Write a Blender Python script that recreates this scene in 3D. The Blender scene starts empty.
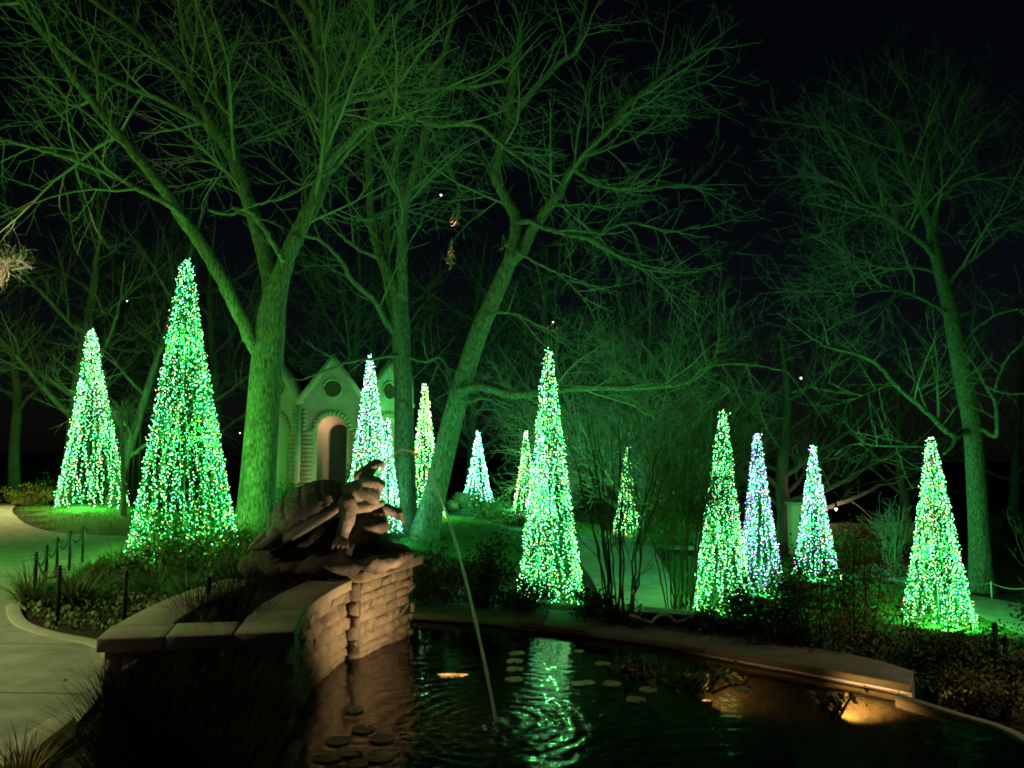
import bpy, bmesh, math, random
import numpy as np
from mathutils import Vector

R = math.radians
rng = np.random.default_rng(11)
scene = bpy.context.scene
col = scene.collection

# ------------------------------------------------------------------ camera, sky, moon, exposure
F = 770.0
CAM = np.array([0.0, 0.0, 1.65])
PITCH = math.atan((450 - 384) / F)
cam_data = bpy.data.cameras.new('camera')
cam_data.sensor_width = 36.0
cam_data.lens = F / 1024 * 36
cam_data.clip_start = 0.05
cam_data.clip_end = 1000
cam = bpy.data.objects.new('camera', cam_data)
col.objects.link(cam)
cam.location = CAM
cam.rotation_euler = (R(90) + PITCH, 0, 0)
scene.camera = cam

world = bpy.data.worlds.new('World')
scene.world = world
world.use_nodes = True
wn = world.node_tree
sky = wn.nodes.new('ShaderNodeTexSky')
sky.sky_type = 'NISHITA'
sky.sun_disc = False
sky.sun_elevation = R(32)
sky.sun_rotation = R(200)
wn.links.new(sky.outputs['Color'], wn.nodes['Background'].inputs['Color'])
wn.nodes['Background'].inputs['Strength'].default_value = 0.0006

def lamp(name, kind, loc, energy, color, radius=0.03, parent=None, **kw):
    d = bpy.data.lights.new(name, kind)
    d.energy = energy
    d.color = color
    if kind in ('POINT', 'SPOT'):
        d.shadow_soft_size = radius
    for k, v in kw.items():
        setattr(d, k, v)
    o = bpy.data.objects.new(name, d)
    col.objects.link(o)
    o.location = loc
    if parent is not None:
        o.parent = parent
    return o

moon = lamp('moon', 'SUN', (0, 0, 30), 0.004, (1.0, 0.93, 0.82))
moon.data.angle = R(0.5)
moon.rotation_euler = (R(58), 0, R(20))
# unseen path lamps on the left; the one on the right is added fill
lamp('warm_side_light', 'SPOT', (-8.2, 4.4, 4.6), 1450, (1.0, 0.96, 0.46), 0.12, spot_size=R(140), spot_blend=.7)
lamp('warm_side_light', 'SPOT', (7.6, 4.4, 3.8), 680, (1.0, 0.86, 0.46), 0.12, spot_size=R(140), spot_blend=.7)  # added warm fill for the right shrubs and coping, no lamp known there
lamp('warm_side_light', 'SPOT', (-15.0, 18.0, 4.6), 2400, (1.0, 0.80, 0.34), 0.12, spot_size=R(125), spot_blend=.7)

# unseen green spots added behind the viewer to brighten the crowns from this side
GR = (.12, 1, .09); TE = (.05, 1, .32); WH = (.10, 1, .46); GN = (.09, 1, .14)
for loc_, aim_, e_, c_, s_ in [((-3.5, -4, .5), (-3.8, 13.2, 7.4), 1250, (.24, 1, .10), 42), ((1.5, -4, .5), (-.2, 16, 7.4), 1050, (.08, 1, .22), 42)]:
    fl_ = lamp('crown_fill', 'SPOT', loc_, e_, c_, .1, None, spot_size=R(s_), spot_blend=1.0)
    fl_.rotation_euler = (Vector(aim_) - Vector(loc_)).to_track_quat('-Z', 'Y').to_euler()
scene.view_settings.view_transform = 'Standard'
scene.view_settings.look = 'None'
scene.view_settings.exposure = 0
scene.view_settings.gamma = 1
scene.view_settings.use_curve_mapping = False
cy = scene.cycles
cy.use_denoising = True
cy.sample_clamp_indirect = 6.0
cy.filter_width = 1.8
cy.max_bounces = 6
cy.diffuse_bounces = 2
cy.glossy_bounces = 3
cy.transmission_bounces = 4
cy.transparent_max_bounces = 12
cy.volume_bounces = 0
cy.caustics_reflective = False
cy.caustics_refractive = False

# ------------------------------------------------------------------ places
FW = np.array([0, math.cos(PITCH), math.sin(PITCH)])
UP = np.array([0, -math.sin(PITCH), math.cos(PITCH)])
def ray(px, py):
    return FW + np.array([1.0, 0, 0]) * (px - 512) / F - UP * (py - 384) / F
def P(px, py, d):
    r = ray(px, py)
    return CAM + r * (d / r[1])
def G(px, py, z=0.0):
    r = ray(px, py)
    return CAM + r * ((z - CAM[2]) / r[2])

WATER_Z = -0.10
ANCH = [(-2.5, 2, 0), (0, 0, 0), (-4, 0, 0), (-7, 6, 0), (-4.5, 7, 0), (-3, 6, 0), (-3.4, 8.5, 0), (-14, 8, 0), (-14, 16, 0.02),
        (-1.5, 8.6, 0.0), (0.2, 8.6, -0.2), (1.6, 7.6, -0.25), (2.9, 6.0, -0.3), (3.6, 4.6, -0.25), (2, 1, 0), (4.5, 3, -0.3), (5, 7, -0.65),
        (-40, 60, 0.6), (0, 60, -0.6), (40, 60, -1.6), (-60, 20, 0.3), (60, 20, -2.6), (-120, 150, 1), (120, 150, -2), (30, -20, -1), (-30, -20, 0)]
for px, py, d in [(183, 560, 11.5), (90, 507, 21), (258, 540, 13), (405, 530, 17), (325, 522, 22), (478, 503, 30), (552, 607, 12.5), (470, 525, 18.5),
                  (650, 592, 14), (640, 570, 17), (660, 545, 23), (720, 612, 13.5), (762, 595, 15.5), (815, 578, 18), (940, 626, 14.5),
                  (980, 592, 18), (627, 532, 24), (525, 516, 26), (426, 517, 22), (900, 572, 21), (1015, 625, 14.5), (20, 515, 19.5), (200, 520, 22), (560, 540, 19)]:
    ANCH.append(tuple(P(px, py, d)))
ANCH = np.array(ANCH, float)
def ground_z(x, y):
    x = np.asarray(x, float); y = np.asarray(y, float)
    dx = x[..., None] - ANCH[:, 0]; dy = y[..., None] - ANCH[:, 1]
    w = 1.0 / (dx * dx + dy * dy + 0.5) ** 1.6
    return (w * ANCH[:, 2]).sum(-1) / w.sum(-1)
def gz(x, y):
    return float(ground_z(x, y))
def on_ground(px, py, d):
    p = P(px, py, d)
    return (float(p[0]), float(p[1]), gz(p[0], p[1]))

# ------------------------------------------------------------------ mesh helpers
class MB:
    """collects tubes, boxes, leaves into arrays and links them as ONE mesh object"""
    def __init__(s):
        s.v = []; s.q = []; s.qm = []; s.t = []; s.tm = []; s.n = 0
    def add(s, v, q=None, t=None, m=0):
        v = np.asarray(v, float).reshape(-1, 3)
        if q is not None and len(q):
            q = np.asarray(q, int).reshape(-1, 4) + s.n
            s.q.append(q); s.qm.append(np.broadcast_to(np.asarray(m), (len(q),)).copy() if np.ndim(m) == 0 else np.asarray(m))
        if t is not None and len(t):
            t = np.asarray(t, int).reshape(-1, 3) + s.n
            s.t.append(t); s.tm.append(np.broadcast_to(np.asarray(m), (len(t),)).copy() if np.ndim(m) == 0 else np.asarray(m))
        s.v.append(v); s.n += len(v)
    def tube(s, pts, rad, ns=4, m=0, cap=False, closed=False):
        pts = np.asarray(pts, float); n = len(pts)
        rad = np.broadcast_to(np.asarray(rad, float), (n,))
        tg = np.empty_like(pts)
        if closed:
            tg = np.roll(pts, -1, 0) - np.roll(pts, 1, 0)
        else:
            tg[1:-1] = pts[2:] - pts[:-2]; tg[0] = pts[1] - pts[0]; tg[-1] = pts[-1] - pts[-2]
        tg /= np.linalg.norm(tg, axis=1)[:, None] + 1e-9
        if closed:
            ref = np.array([0, 0, 1.0])
        else:
            mean = pts[-1] - pts[0]
            ref = np.zeros(3); ref[int(np.argmin(np.abs(mean)))] = 1
        a = np.cross(tg, ref); a /= np.linalg.norm(a, axis=1)[:, None] + 1e-9
        b = np.cross(tg, a)
        ang = np.arange(ns) * (2 * math.pi / ns)
        ring = pts[:, None] + rad[:, None, None] * (a[:, None] * np.cos(ang)[None, :, None] + b[:, None] * np.sin(ang)[None, :, None])
        i = np.arange(n if closed else n - 1)[:, None] * ns; j = np.arange(ns)[None]; j2 = (j + 1) % ns
        k = n * ns
        q = np.stack([i + j, i + j2, (i + ns + j2) % k, (i + ns + j) % k], -1).reshape(-1, 4)
        v = ring.reshape(-1, 3)
        t = None
        if cap:
            v = np.vstack([v, pts[:1], pts[-1:]])
            jj = np.arange(ns); jn = (jj + 1) % ns
            t = np.vstack([np.stack([jn, jj, np.full(ns, k)], -1), np.stack([(n - 1) * ns + jj, (n - 1) * ns + jn, np.full(ns, k + 1)], -1)])
        s.add(v, q, t, m)
    def octas(s, c, r, m):
        """small faceted bulbs at the points c"""
        c = np.asarray(c, float); n = len(c)
        o = np.array([[1, 0, 0], [-1, 0, 0], [0, 1, 0], [0, -1, 0], [0, 0, 1.25], [0, 0, -1.25]], float)
        f = np.array([[0, 2, 4], [2, 1, 4], [1, 3, 4], [3, 0, 4], [2, 0, 5], [1, 2, 5], [3, 1, 5], [0, 3, 5]])
        r = np.broadcast_to(np.asarray(r, float), (n,))
        v = c[:, None] + o[None] * r[:, None, None]
        t = (f[None] + (np.arange(n) * 6)[:, None, None]).reshape(-1, 3)
        s.add(v, None, t, np.repeat(np.broadcast_to(m, (n,)), 8))
    def leaves(s, c, size, m=0, up=0.0, asp=0.5, g=rng):
        c = np.asarray(c, float); n = len(c)
        d = g.normal(size=(n, 3)); d[:, 2] = d[:, 2] + up
        d /= np.linalg.norm(d, axis=1)[:, None]
        w = np.cross(d, g.normal(size=(n, 3))); w /= np.linalg.norm(w, axis=1)[:, None]
        nn = np.cross(d, w)
        size = np.broadcast_to(np.asarray(size, float), (n,))[:, None]
        v = np.stack([c, c + d * size * .5 + w * size * asp * .5 + nn * size * .1, c + d * size, c + d * size * .5 - w * size * asp * .5 + nn * size * .1], 1)
        s.add(v, (np.arange(n * 4).reshape(n, 4)), None, m)
    def blades(s, base, d, L, w, m=0, seg=3, bend=0.6, g=rng):
        """arching grass blades"""
        base = np.asarray(base, float); n = len(base)
        d = np.asarray(d, float)
        side = np.stack([-d[:, 1], d[:, 0], np.zeros(n)], -1); side /= np.linalg.norm(side, axis=1)[:, None] + 1e-9
        L = np.broadcast_to(np.asarray(L, float), (n,))[:, None]; w = np.broadcast_to(np.asarray(w, float), (n,))[:, None]
        bend = np.broadcast_to(np.asarray(bend, float), (n,))[:, None]
        hor = d * [1, 1, 0]; hl = np.linalg.norm(hor, axis=1)[:, None] + 1e-9; hor = hor / hl
        rows = []
        for k in range(seg + 1):
            u = k / seg
            p = base + d * L * u + hor * L * bend * u * u * .6 - np.array([0, 0, 1.0]) * L * bend * u ** 2.4 * .45
            ww = w * (1 - u ** 1.5 * .92)
            rows += [p - side * ww * .5, p + side * ww * .5]
        v = np.stack(rows, 1)
        k2 = (seg + 1) * 2
        f = np.array([[2 * k, 2 * k + 1, 2 * k + 3, 2 * k + 2] for k in range(seg)])
        q = (f[None] + (np.arange(n) * k2)[:, None, None]).reshape(-1, 4)
        s.add(v, q, None, m)
    def box(s, c, size, ax=None, m=0):
        c = np.asarray(c, float); h = np.asarray(size, float) / 2
        A = np.eye(3) if ax is None else np.asarray(ax, float)
        v = np.array([[x, y, z] for z in (-1, 1) for y in (-1, 1) for x in (-1, 1)], float) * h
        s.add(c + v @ A, [[0, 2, 3, 1], [4, 5, 7, 6], [0, 1, 5, 4], [2, 6, 7, 3], [0, 4, 6, 2], [1, 3, 7, 5]], None, m)
    def prism(s, poly, z0, z1, m=0):
        """closed slab over a convex-ish quad or ring quad (poly: 4 points xy)"""
        p = np.asarray(poly, float); n = len(p)
        v = np.vstack([np.c_[p[:, :2], np.full(n, z0)], np.c_[p[:, :2], np.full(n, z1)]])
        q = [[i, (i + 1) % n, n + (i + 1) % n, n + i] for i in range(n)]
        if n == 4:
            q += [[3, 2, 1, 0], [4, 5, 6, 7]]; t = None
        else:
            t = [[0, i + 1, i] for i in range(1, n - 1)] + [[n, n + i, n + i + 1] for i in range(1, n - 1)]
        s.add(v, q, t, m)
    def strip(s, A, B, m=0):
        """surface between two rows (or several rows) of points"""
        rows = [np.asarray(A, float)] + [np.asarray(B, float)] if not isinstance(A, list) else [np.asarray(r, float) for r in A]
        n = len(rows[0]); k = len(rows)
        v = np.vstack(rows)
        q = [[r * n + i, r * n + i + 1, (r + 1) * n + i + 1, (r + 1) * n + i] for r in range(k - 1) for i in range(n - 1)]
        s.add(v, q, None, m)
    def build(s, name, mats, parent=None, smooth=False, loc=None):
        me = bpy.data.meshes.new(name)
        v = np.vstack(s.v) if s.v else np.zeros((0, 3))
        if loc is not None:
            v = v - np.asarray(loc, float)
        q = np.vstack(s.q) if s.q else np.zeros((0, 4), int); t = np.vstack(s.t) if s.t else np.zeros((0, 3), int)
        me.vertices.add(len(v)); me.vertices.foreach_set('co', v.astype(np.float32).ravel())
        me.loops.add(len(q) * 4 + len(t) * 3)
        me.loops.foreach_set('vertex_index', np.concatenate([q.ravel(), t.ravel()]).astype(np.int32))
        me.polygons.add(len(q) + len(t))
        st = np.concatenate([np.arange(len(q)) * 4, len(q) * 4 + np.arange(len(t)) * 3]).astype(np.int32)
        me.polygons.foreach_set('loop_start', st)
        mi = np.concatenate(s.qm + s.tm).astype(np.int32) if (s.qm or s.tm) else np.zeros(0, np.int32)
        me.polygons.foreach_set('material_index', mi)
        if smooth:
            me.polygons.foreach_set('use_smooth', np.ones(len(q) + len(t), bool))
        me.update(calc_edges=True)
        for m_ in (mats if isinstance(mats, (list, tuple)) else [mats]):
            me.materials.append(m_)
        o = bpy.data.objects.new(name, me)
        col.objects.link(o)
        if loc is not None and parent is None:
            o.location = loc
        if parent is not None:
            o.parent = parent
        return o

def tag(o, label=None, cat=None, group=None, kind=None):
    if label: o['label'] = label
    if cat: o['category'] = cat
    if group: o['group'] = group
    if kind: o['kind'] = kind
    return o
def empty(name, loc, label, cat, group=None):
    o = bpy.data.objects.new(name, None)
    o.empty_display_size = 0.2
    col.objects.link(o)
    o.location = [float(c) for c in loc]
    return tag(o, label, cat, group)
def copy_tree(o, parent=None):
    c = o.copy(); col.objects.link(c); c.parent = parent
    for ch in list(o.children):
        copy_tree(ch, c)
    return c
def bevel(o, w=0.008, seg=2):
    m = o.modifiers.new('bevel', 'BEVEL'); m.width = w; m.segments = seg; m.limit_method = 'ANGLE'; m.angle_limit = R(40)
    return o
def smooth_curve(pts, n=12):
    """Catmull-Rom through pts"""
    p = np.asarray(pts, float)
    p = np.vstack([2 * p[0] - p[1], p, 2 * p[-1] - p[-2]])
    out = []
    for i in range(1, len(p) - 2):
        for k in range(n):
            t = k / n
            out.append(.5 * (2 * p[i] + (p[i + 1] - p[i - 1]) * t + (2 * p[i - 1] - 5 * p[i] + 4 * p[i + 1] - p[i + 2]) * t * t + (3 * p[i] - p[i - 1] - 3 * p[i + 1] + p[i + 2]) * t ** 3))
    out.append(p[-2])
    return np.array(out)
def resample(p, n):
    p = np.asarray(p, float)
    s = np.r_[0, np.cumsum(np.linalg.norm(np.diff(p, axis=0), axis=1))]
    u = np.linspace(0, s[-1], n)
    return np.stack([np.interp(u, s, p[:, k]) for k in range(p.shape[1])], -1)

# ------------------------------------------------------------------ materials
def mat(name, base, rough=0.85, var=None, scale=8.0, bump=0.0, bscale=None, detail=6, metallic=0.0, spec=0.3, stretch=None, ramp=(.33, .66)):
    m = bpy.data.materials.new(name); m.use_nodes = True
    nt = m.node_tree; b = nt.nodes['Principled BSDF']
    b.inputs['Roughness'].default_value = rough; b.inputs['Metallic'].default_value = metallic
    b.inputs['Specular IOR Level'].default_value = spec
    b.inputs['Base Color'].default_value = (*base, 1)
    tc = nt.nodes.new('ShaderNodeTexCoord')
    src = tc.outputs['Object']
    if stretch:
        mp = nt.nodes.new('ShaderNodeMapping'); mp.inputs['Scale'].default_value = stretch
        nt.links.new(src, mp.inputs['Vector']); src = mp.outputs['Vector']
    if var is not None:
        n = nt.nodes.new('ShaderNodeTexNoise'); n.inputs['Scale'].default_value = scale; n.inputs['Detail'].default_value = detail; n.inputs['Roughness'].default_value = .65
        nt.links.new(src, n.inputs['Vector'])
        r = nt.nodes.new('ShaderNodeValToRGB')
        r.color_ramp.elements[0].position = ramp[0]; r.color_ramp.elements[0].color = (*var, 1)
        r.color_ramp.elements[1].position = ramp[1]; r.color_ramp.elements[1].color = (*base, 1)
        nt.links.new(n.outputs['Fac'], r.inputs['Fac']); nt.links.new(r.outputs['Color'], b.inputs['Base Color'])
    if bump:
        n2 = nt.nodes.new('ShaderNodeTexNoise'); n2.inputs['Scale'].default_value = bscale or scale * 3; n2.inputs['Detail'].default_value = 8; n2.inputs['Roughness'].default_value = .7
        nt.links.new(src, n2.inputs['Vector'])
        bp = nt.nodes.new('ShaderNodeBump'); bp.inputs['Strength'].default_value = bump; bp.inputs['Distance'].default_value = .03
        nt.links.new(n2.outputs['Fac'], bp.inputs['Height']); nt.links.new(bp.outputs['Normal'], b.inputs['Normal'])
    return m
def leafmat(name, a, b_, rough=0.6):
    """each leaf or blade its own tint"""
    m = bpy.data.materials.new(name); m.use_nodes = True
    nt = m.node_tree; b = nt.nodes['Principled BSDF']
    b.inputs['Roughness'].default_value = rough; b.inputs['Specular IOR Level'].default_value = .25
    g = nt.nodes.new('ShaderNodeNewGeometry'); r = nt.nodes.new('ShaderNodeValToRGB')
    r.color_ramp.elements[0].color = (*a, 1); r.color_ramp.elements[1].color = (*b_, 1)
    nt.links.new(g.outputs['Random Per Island'], r.inputs['Fac']); nt.links.new(r.outputs['Color'], b.inputs['Base Color'])
    return m
def glow(name, color, s):
    m = bpy.data.materials.new(name); m.use_nodes = True
    nt = m.node_tree; nt.nodes.remove(nt.nodes['Principled BSDF'])
    e = nt.nodes.new('ShaderNodeEmission'); e.inputs['Color'].default_value = (*color, 1); e.inputs['Strength'].default_value = s
    nt.links.new(e.outputs['Emission'], nt.nodes['Material Output'].inputs['Surface'])
    m.cycles.emission_sampling = 'NONE'
    return m

M = {}
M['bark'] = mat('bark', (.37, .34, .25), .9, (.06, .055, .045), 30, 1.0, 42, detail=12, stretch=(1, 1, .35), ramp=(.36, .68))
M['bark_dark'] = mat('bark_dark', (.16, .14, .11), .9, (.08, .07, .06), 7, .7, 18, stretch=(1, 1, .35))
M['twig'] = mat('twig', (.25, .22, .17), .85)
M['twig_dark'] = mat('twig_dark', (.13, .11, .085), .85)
M['twig_brown'] = leafmat('twig_brown', (.30, .23, .13), (.17, .13, .07), .85)
M['stem_dark'] = mat('stem_dark', (.05, .04, .032), .85)
M['limestone'] = mat('limestone', (.46, .38, .28), .9, (.30, .24, .17), 7, 1.0, 34)
M['capstone'] = mat('capstone', (.44, .38, .31), .8, (.33, .28, .22), 4, .25, 60)
M['rimstone'] = mat('rimstone', (.27, .24, .20), .8, (.19, .17, .145), 4, .25, 50)
M['mortar'] = mat('mortar', (.26, .22, .165), .95, (.18, .15, .115), 12, .4)
M['concrete'] = mat('concrete', (.42, .39, .32), .9, (.25, .235, .20), 3.2, .6, 160, detail=12)
M['kerb'] = mat('kerb', (.42, .38, .31), .9, (.34, .31, .25), 3, .2, 90)
M['bronze'] = mat('bronze', (.26, .245, .225), .6, (.13, .122, .112), 9, .45, 34, metallic=.15)
M['rock'] = mat('rock', (.13, .115, .10), .9, (.06, .055, .05), 6, 1.0, 14)
M['boulder'] = mat('boulder', (.36, .33, .28), .9, (.22, .2, .17), 4, .8, 10)
M['blackmetal'] = mat('blackmetal', (.015, .015, .015), .45)
M['rope'] = mat('rope', (.30, .26, .18), .9)
M['wire'] = mat('wire', (.016, .19, .085), .6)  # green also stands for the glow between the bulbs
M['frame'] = mat('frame', (.10, .13, .10), .5)
M['pale'] = mat('pale', (.6, .6, .55), .6)
M['plaster'] = mat('plaster', (.66, .54, .40), .9, (.58, .47, .35), 3)
M['brick'] = mat('brick', (.38, .32, .22), .9, (.25, .21, .15), 7, .4)
M['trimstone'] = mat('trimstone', (.40, .38, .31), .85, (.31, .29, .24), 5, .2)
M['slate'] = mat('slate', (.06, .06, .06), .8, (.035, .035, .035), 6, .4)
M['mulch'] = mat('mulch', (.07, .045, .028), 1, (.03, .02, .014), 14, 1.0, 40)
M['lily'] = leafmat('lily', (.26, .30, .12), (.40, .36, .20), .5)
M['leaf_dark'] = leafmat('leaf_dark', (.018, .03, .010), (.05, .055, .022))
M['leaf_brown'] = leafmat('leaf_brown', (.22, .21, .065), (.09, .10, .035))
M['leaf_mid'] = leafmat('leaf_mid', (.08, .16, .035), (.19, .25, .07))
M['leaf_dead'] = leafmat('leaf_dead', (.42, .22, .13), (.28, .13, .07))
M['blade'] = leafmat('blade', (.07, .13, .03), (.15, .21, .06))
M['blade_dry'] = leafmat('blade_dry', (.035, .027, .015), (.014, .011, .006), .9)
M['blade_gold'] = leafmat('blade_gold', (.42, .30, .09), (.25, .19, .06), .8)
M['lawnblade'] = leafmat('lawnblade', (.07, .16, .03), (.12, .22, .05))
M['green_bulb'] = glow('green_bulb', (.15, 1, .25), 13)
M['teal_bulb'] = glow('teal_bulb', (.09, 1, .42), 11.5)
M['warm_bulb'] = glow('warm_bulb', (1, .46, .11), 8)
M['white_bulb'] = glow('white_bulb', (.55, 1, .80), 10)
M['lime_bulb'] = glow('lime_bulb', (.42, 1, .24), 10)
M['violet_bulb'] = glow('violet_bulb', (.42, .18, 1), 9)
M['red_bulb'] = glow('red_bulb', (1, .25, .08), 5)
M['lamp_glass'] = glow('lamp_glass', (1, .62, .24), 3)
_nt = M['lamp_glass'].node_tree   # uneven emission paints the broken glow of the lamp in murky water
_tc = _nt.nodes.new('ShaderNodeTexCoord'); _n = _nt.nodes.new('ShaderNodeTexNoise'); _n.inputs['Scale'].default_value = 14; _n.inputs['Detail'].default_value = 4
_r = _nt.nodes.new('ShaderNodeMapRange'); _r.inputs['From Min'].default_value = .42; _r.inputs['From Max'].default_value = .68; _r.inputs['To Min'].default_value = .12; _r.inputs['To Max'].default_value = 4.5
_nt.links.new(_tc.outputs['Object'], _n.inputs['Vector']); _nt.links.new(_n.outputs['Fac'], _r.inputs['Value'])
_nt.links.new(_r.outputs['Result'], [q for q in _nt.nodes if q.type == 'EMISSION'][0].inputs['Strength'])
M['lamp_small'] = glow('lamp_small', (1, .80, .62), 5)

def ground_material():
    m = bpy.data.materials.new('ground'); m.use_nodes = True
    nt = m.node_tree; b = nt.nodes['Principled BSDF']; b.inputs['Roughness'].default_value = .95; b.inputs['Specular IOR Level'].default_value = .15
    at = nt.nodes.new('ShaderNodeAttribute'); at.attribute_name = 'lawn'
    tc = nt.nodes.new('ShaderNodeTexCoord')
    def ramp(sc, c0, c1):
        n = nt.nodes.new('ShaderNodeTexNoise'); n.inputs['Scale'].default_value = sc; n.inputs['Detail'].default_value = 10; n.inputs['Roughness'].default_value = .75
        nt.links.new(tc.outputs['Object'], n.inputs['Vector'])
        r = nt.nodes.new('ShaderNodeValToRGB'); r.color_ramp.elements[0].position = .32; r.color_ramp.elements[1].position = .68
        r.color_ramp.elements[0].color = (*c0, 1); r.color_ramp.elements[1].color = (*c1, 1)
        nt.links.new(n.outputs['Fac'], r.inputs['Fac']); return n, r
    n1, g = ramp(5, (.06, .13, .025), (.11, .20, .05))
    n2, d = ramp(9, (.02, .015, .01), (.075, .05, .032))
    n3, _ = ramp(2.5, (0, 0, 0), (1, 1, 1))
    ad = nt.nodes.new('ShaderNodeMath'); ad.operation = 'MULTIPLY_ADD'; ad.inputs[1].default_value = .5; ad.inputs[2].default_value = -.25
    nt.links.new(n3.outputs['Fac'], ad.inputs[0])
    s = nt.nodes.new('ShaderNodeMath'); s.operation = 'ADD'; nt.links.new(at.outputs['Fac'], s.inputs[0]); nt.links.new(ad.outputs[0], s.inputs[1])
    cl = nt.nodes.new('ShaderNodeMapRange'); cl.inputs['From Min'].default_value = .4; cl.inputs['From Max'].default_value = .6
    nt.links.new(s.outputs[0], cl.inputs['Value'])
    mx = nt.nodes.new('ShaderNodeMix'); mx.data_type = 'RGBA'
    nt.links.new(cl.outputs['Result'], mx.inputs['Factor']); nt.links.new(d.outputs['Color'], mx.inputs[6]); nt.links.new(g.outputs['Color'], mx.inputs[7])
    nt.links.new(mx.outputs[2], b.inputs['Base Color'])
    n4 = nt.nodes.new('ShaderNodeTexNoise'); n4.inputs['Scale'].default_value = 45; n4.inputs['Detail'].default_value = 6
    nt.links.new(tc.outputs['Object'], n4.inputs['Vector'])
    bp = nt.nodes.new('ShaderNodeBump'); bp.inputs['Strength'].default_value = .9; bp.inputs['Distance'].default_value = .05
    nt.links.new(n4.outputs['Fac'], bp.inputs['Height']); nt.links.new(bp.outputs['Normal'], b.inputs['Normal'])
    return m
M['ground'] = ground_material()

SPLASH = G(497, 722, WATER_Z)
def water_material():
    m = bpy.data.materials.new('water'); m.use_nodes = True
    nt = m.node_tree; nt.nodes.remove(nt.nodes['Principled BSDF'])
    L = nt.links.new
    tc = nt.nodes.new('ShaderNodeTexCoord')
    # rings and chop that spread from where the jet falls in
    vs = nt.nodes.new('ShaderNodeVectorMath'); vs.operation = 'DISTANCE'; vs.inputs[1].default_value = tuple(SPLASH)
    L(tc.outputs['Object'], vs.inputs[0])
    def math_(op, a, b=None, c=None):
        n = nt.nodes.new('ShaderNodeMath'); n.operation = op
        for i, x in enumerate((a, b, c)):
            if x is None: continue
            if hasattr(x, 'links'): L(x, n.inputs[i])
            else: n.inputs[i].default_value = x
        return n.outputs[0]
    dist = vs.outputs['Value']
    nz = nt.nodes.new('ShaderNodeTexNoise'); nz.inputs['Scale'].default_value = 2.2; nz.inputs['Detail'].default_value = 3
    L(tc.outputs['Object'], nz.inputs['Vector'])
    ph = math_('ADD', math_('MULTIPLY', dist, 46.0), math_('MULTIPLY', nz.outputs['Fac'], 17.0))
    ring = math_('MULTIPLY', math_('SINE', ph), math_('EXPONENT', math_('MULTIPLY', dist, -1.0)))
    chop = nt.nodes.new('ShaderNodeTexNoise'); chop.inputs['Scale'].default_value = 9; chop.inputs['Detail'].default_value = 5; chop.inputs['Distortion'].default_value = 1.0
    L(tc.outputs['Object'], chop.inputs['Vector'])
    fall = math_('EXPONENT', math_('MULTIPLY', dist, -1.5))
    ch = math_('MULTIPLY', math_('SUBTRACT', chop.outputs['Fac'], .5), math_('MULTIPLY_ADD', fall, 2.6, .03))
    mp = nt.nodes.new('ShaderNodeMapping'); mp.inputs['Scale'].default_value = (1.0, 4.8, 1)
    L(tc.outputs['Object'], mp.inputs['Vector'])
    sw = nt.nodes.new('ShaderNodeTexNoise'); sw.inputs['Scale'].default_value = 1.6; sw.inputs['Detail'].default_value = 3
    L(mp.outputs['Vector'], sw.inputs['Vector'])
    h = math_('ADD', math_('ADD', math_('MULTIPLY', ring, .36), ch), math_('MULTIPLY', sw.outputs['Fac'], .8))
    bp = nt.nodes.new('ShaderNodeBump'); bp.inputs['Strength'].default_value = 1.0; bp.inputs['Distance'].default_value = .006
    L(h, bp.inputs['Height'])
    gl = nt.nodes.new('ShaderNodeBsdfGlossy'); gl.inputs['Roughness'].default_value = .008; gl.inputs['Color'].default_value = (1, 1, 1, 1)
    L(bp.outputs['Normal'], gl.inputs['Normal'])
    tr = nt.nodes.new('ShaderNodeBsdfTransparent'); tr.inputs['Color'].default_value = (.46, .37, .20, 1)
    fr = nt.nodes.new('ShaderNodeFresnel'); fr.inputs['IOR'].default_value = 1.33
    L(bp.outputs['Normal'], fr.inputs['Normal'])
    mx = nt.nodes.new('ShaderNodeMixShader')
    L(fr.outputs['Fac'], mx.inputs['Fac']); L(tr.outputs[0], mx.inputs[1]); L(gl.outputs[0], mx.inputs[2])
    L(mx.outputs[0], nt.nodes['Material Output'].inputs['Surface'])
    return m
M['water'] = water_material()
def jet_material():
    m = bpy.data.materials.new('water_jet'); m.use_nodes = True
    nt = m.node_tree; nt.nodes.remove(nt.nodes['Principled BSDF']); L = nt.links.new
    df = nt.nodes.new('ShaderNodeBsdfTranslucent'); df.inputs['Color'].default_value = (.9, .95, .9, 1)
    d2 = nt.nodes.new('ShaderNodeBsdfDiffuse'); d2.inputs['Color'].default_value = (.9, .95, .9, 1)
    a = nt.nodes.new('ShaderNodeMixShader'); a.inputs['Fac'].default_value = .12; L(df.outputs[0], a.inputs[1]); L(d2.outputs[0], a.inputs[2])
    gl = nt.nodes.new('ShaderNodeBsdfGlossy'); gl.inputs['Roughness'].default_value = .2
    b = nt.nodes.new('ShaderNodeMixShader'); b.inputs['Fac'].default_value = .35; L(a.outputs[0], b.inputs[1]); L(gl.outputs[0], b.inputs[2])
    tr = nt.nodes.new('ShaderNodeBsdfTransparent')
    mx = nt.nodes.new('ShaderNodeMixShader'); mx.inputs['Fac'].default_value = .6; L(tr.outputs[0], mx.inputs[1]); L(b.outputs[0], mx.inputs[2])
    L(mx.outputs[0], nt.nodes['Material Output'].inputs['Surface'])
    return m
M['jet'] = jet_material()

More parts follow.
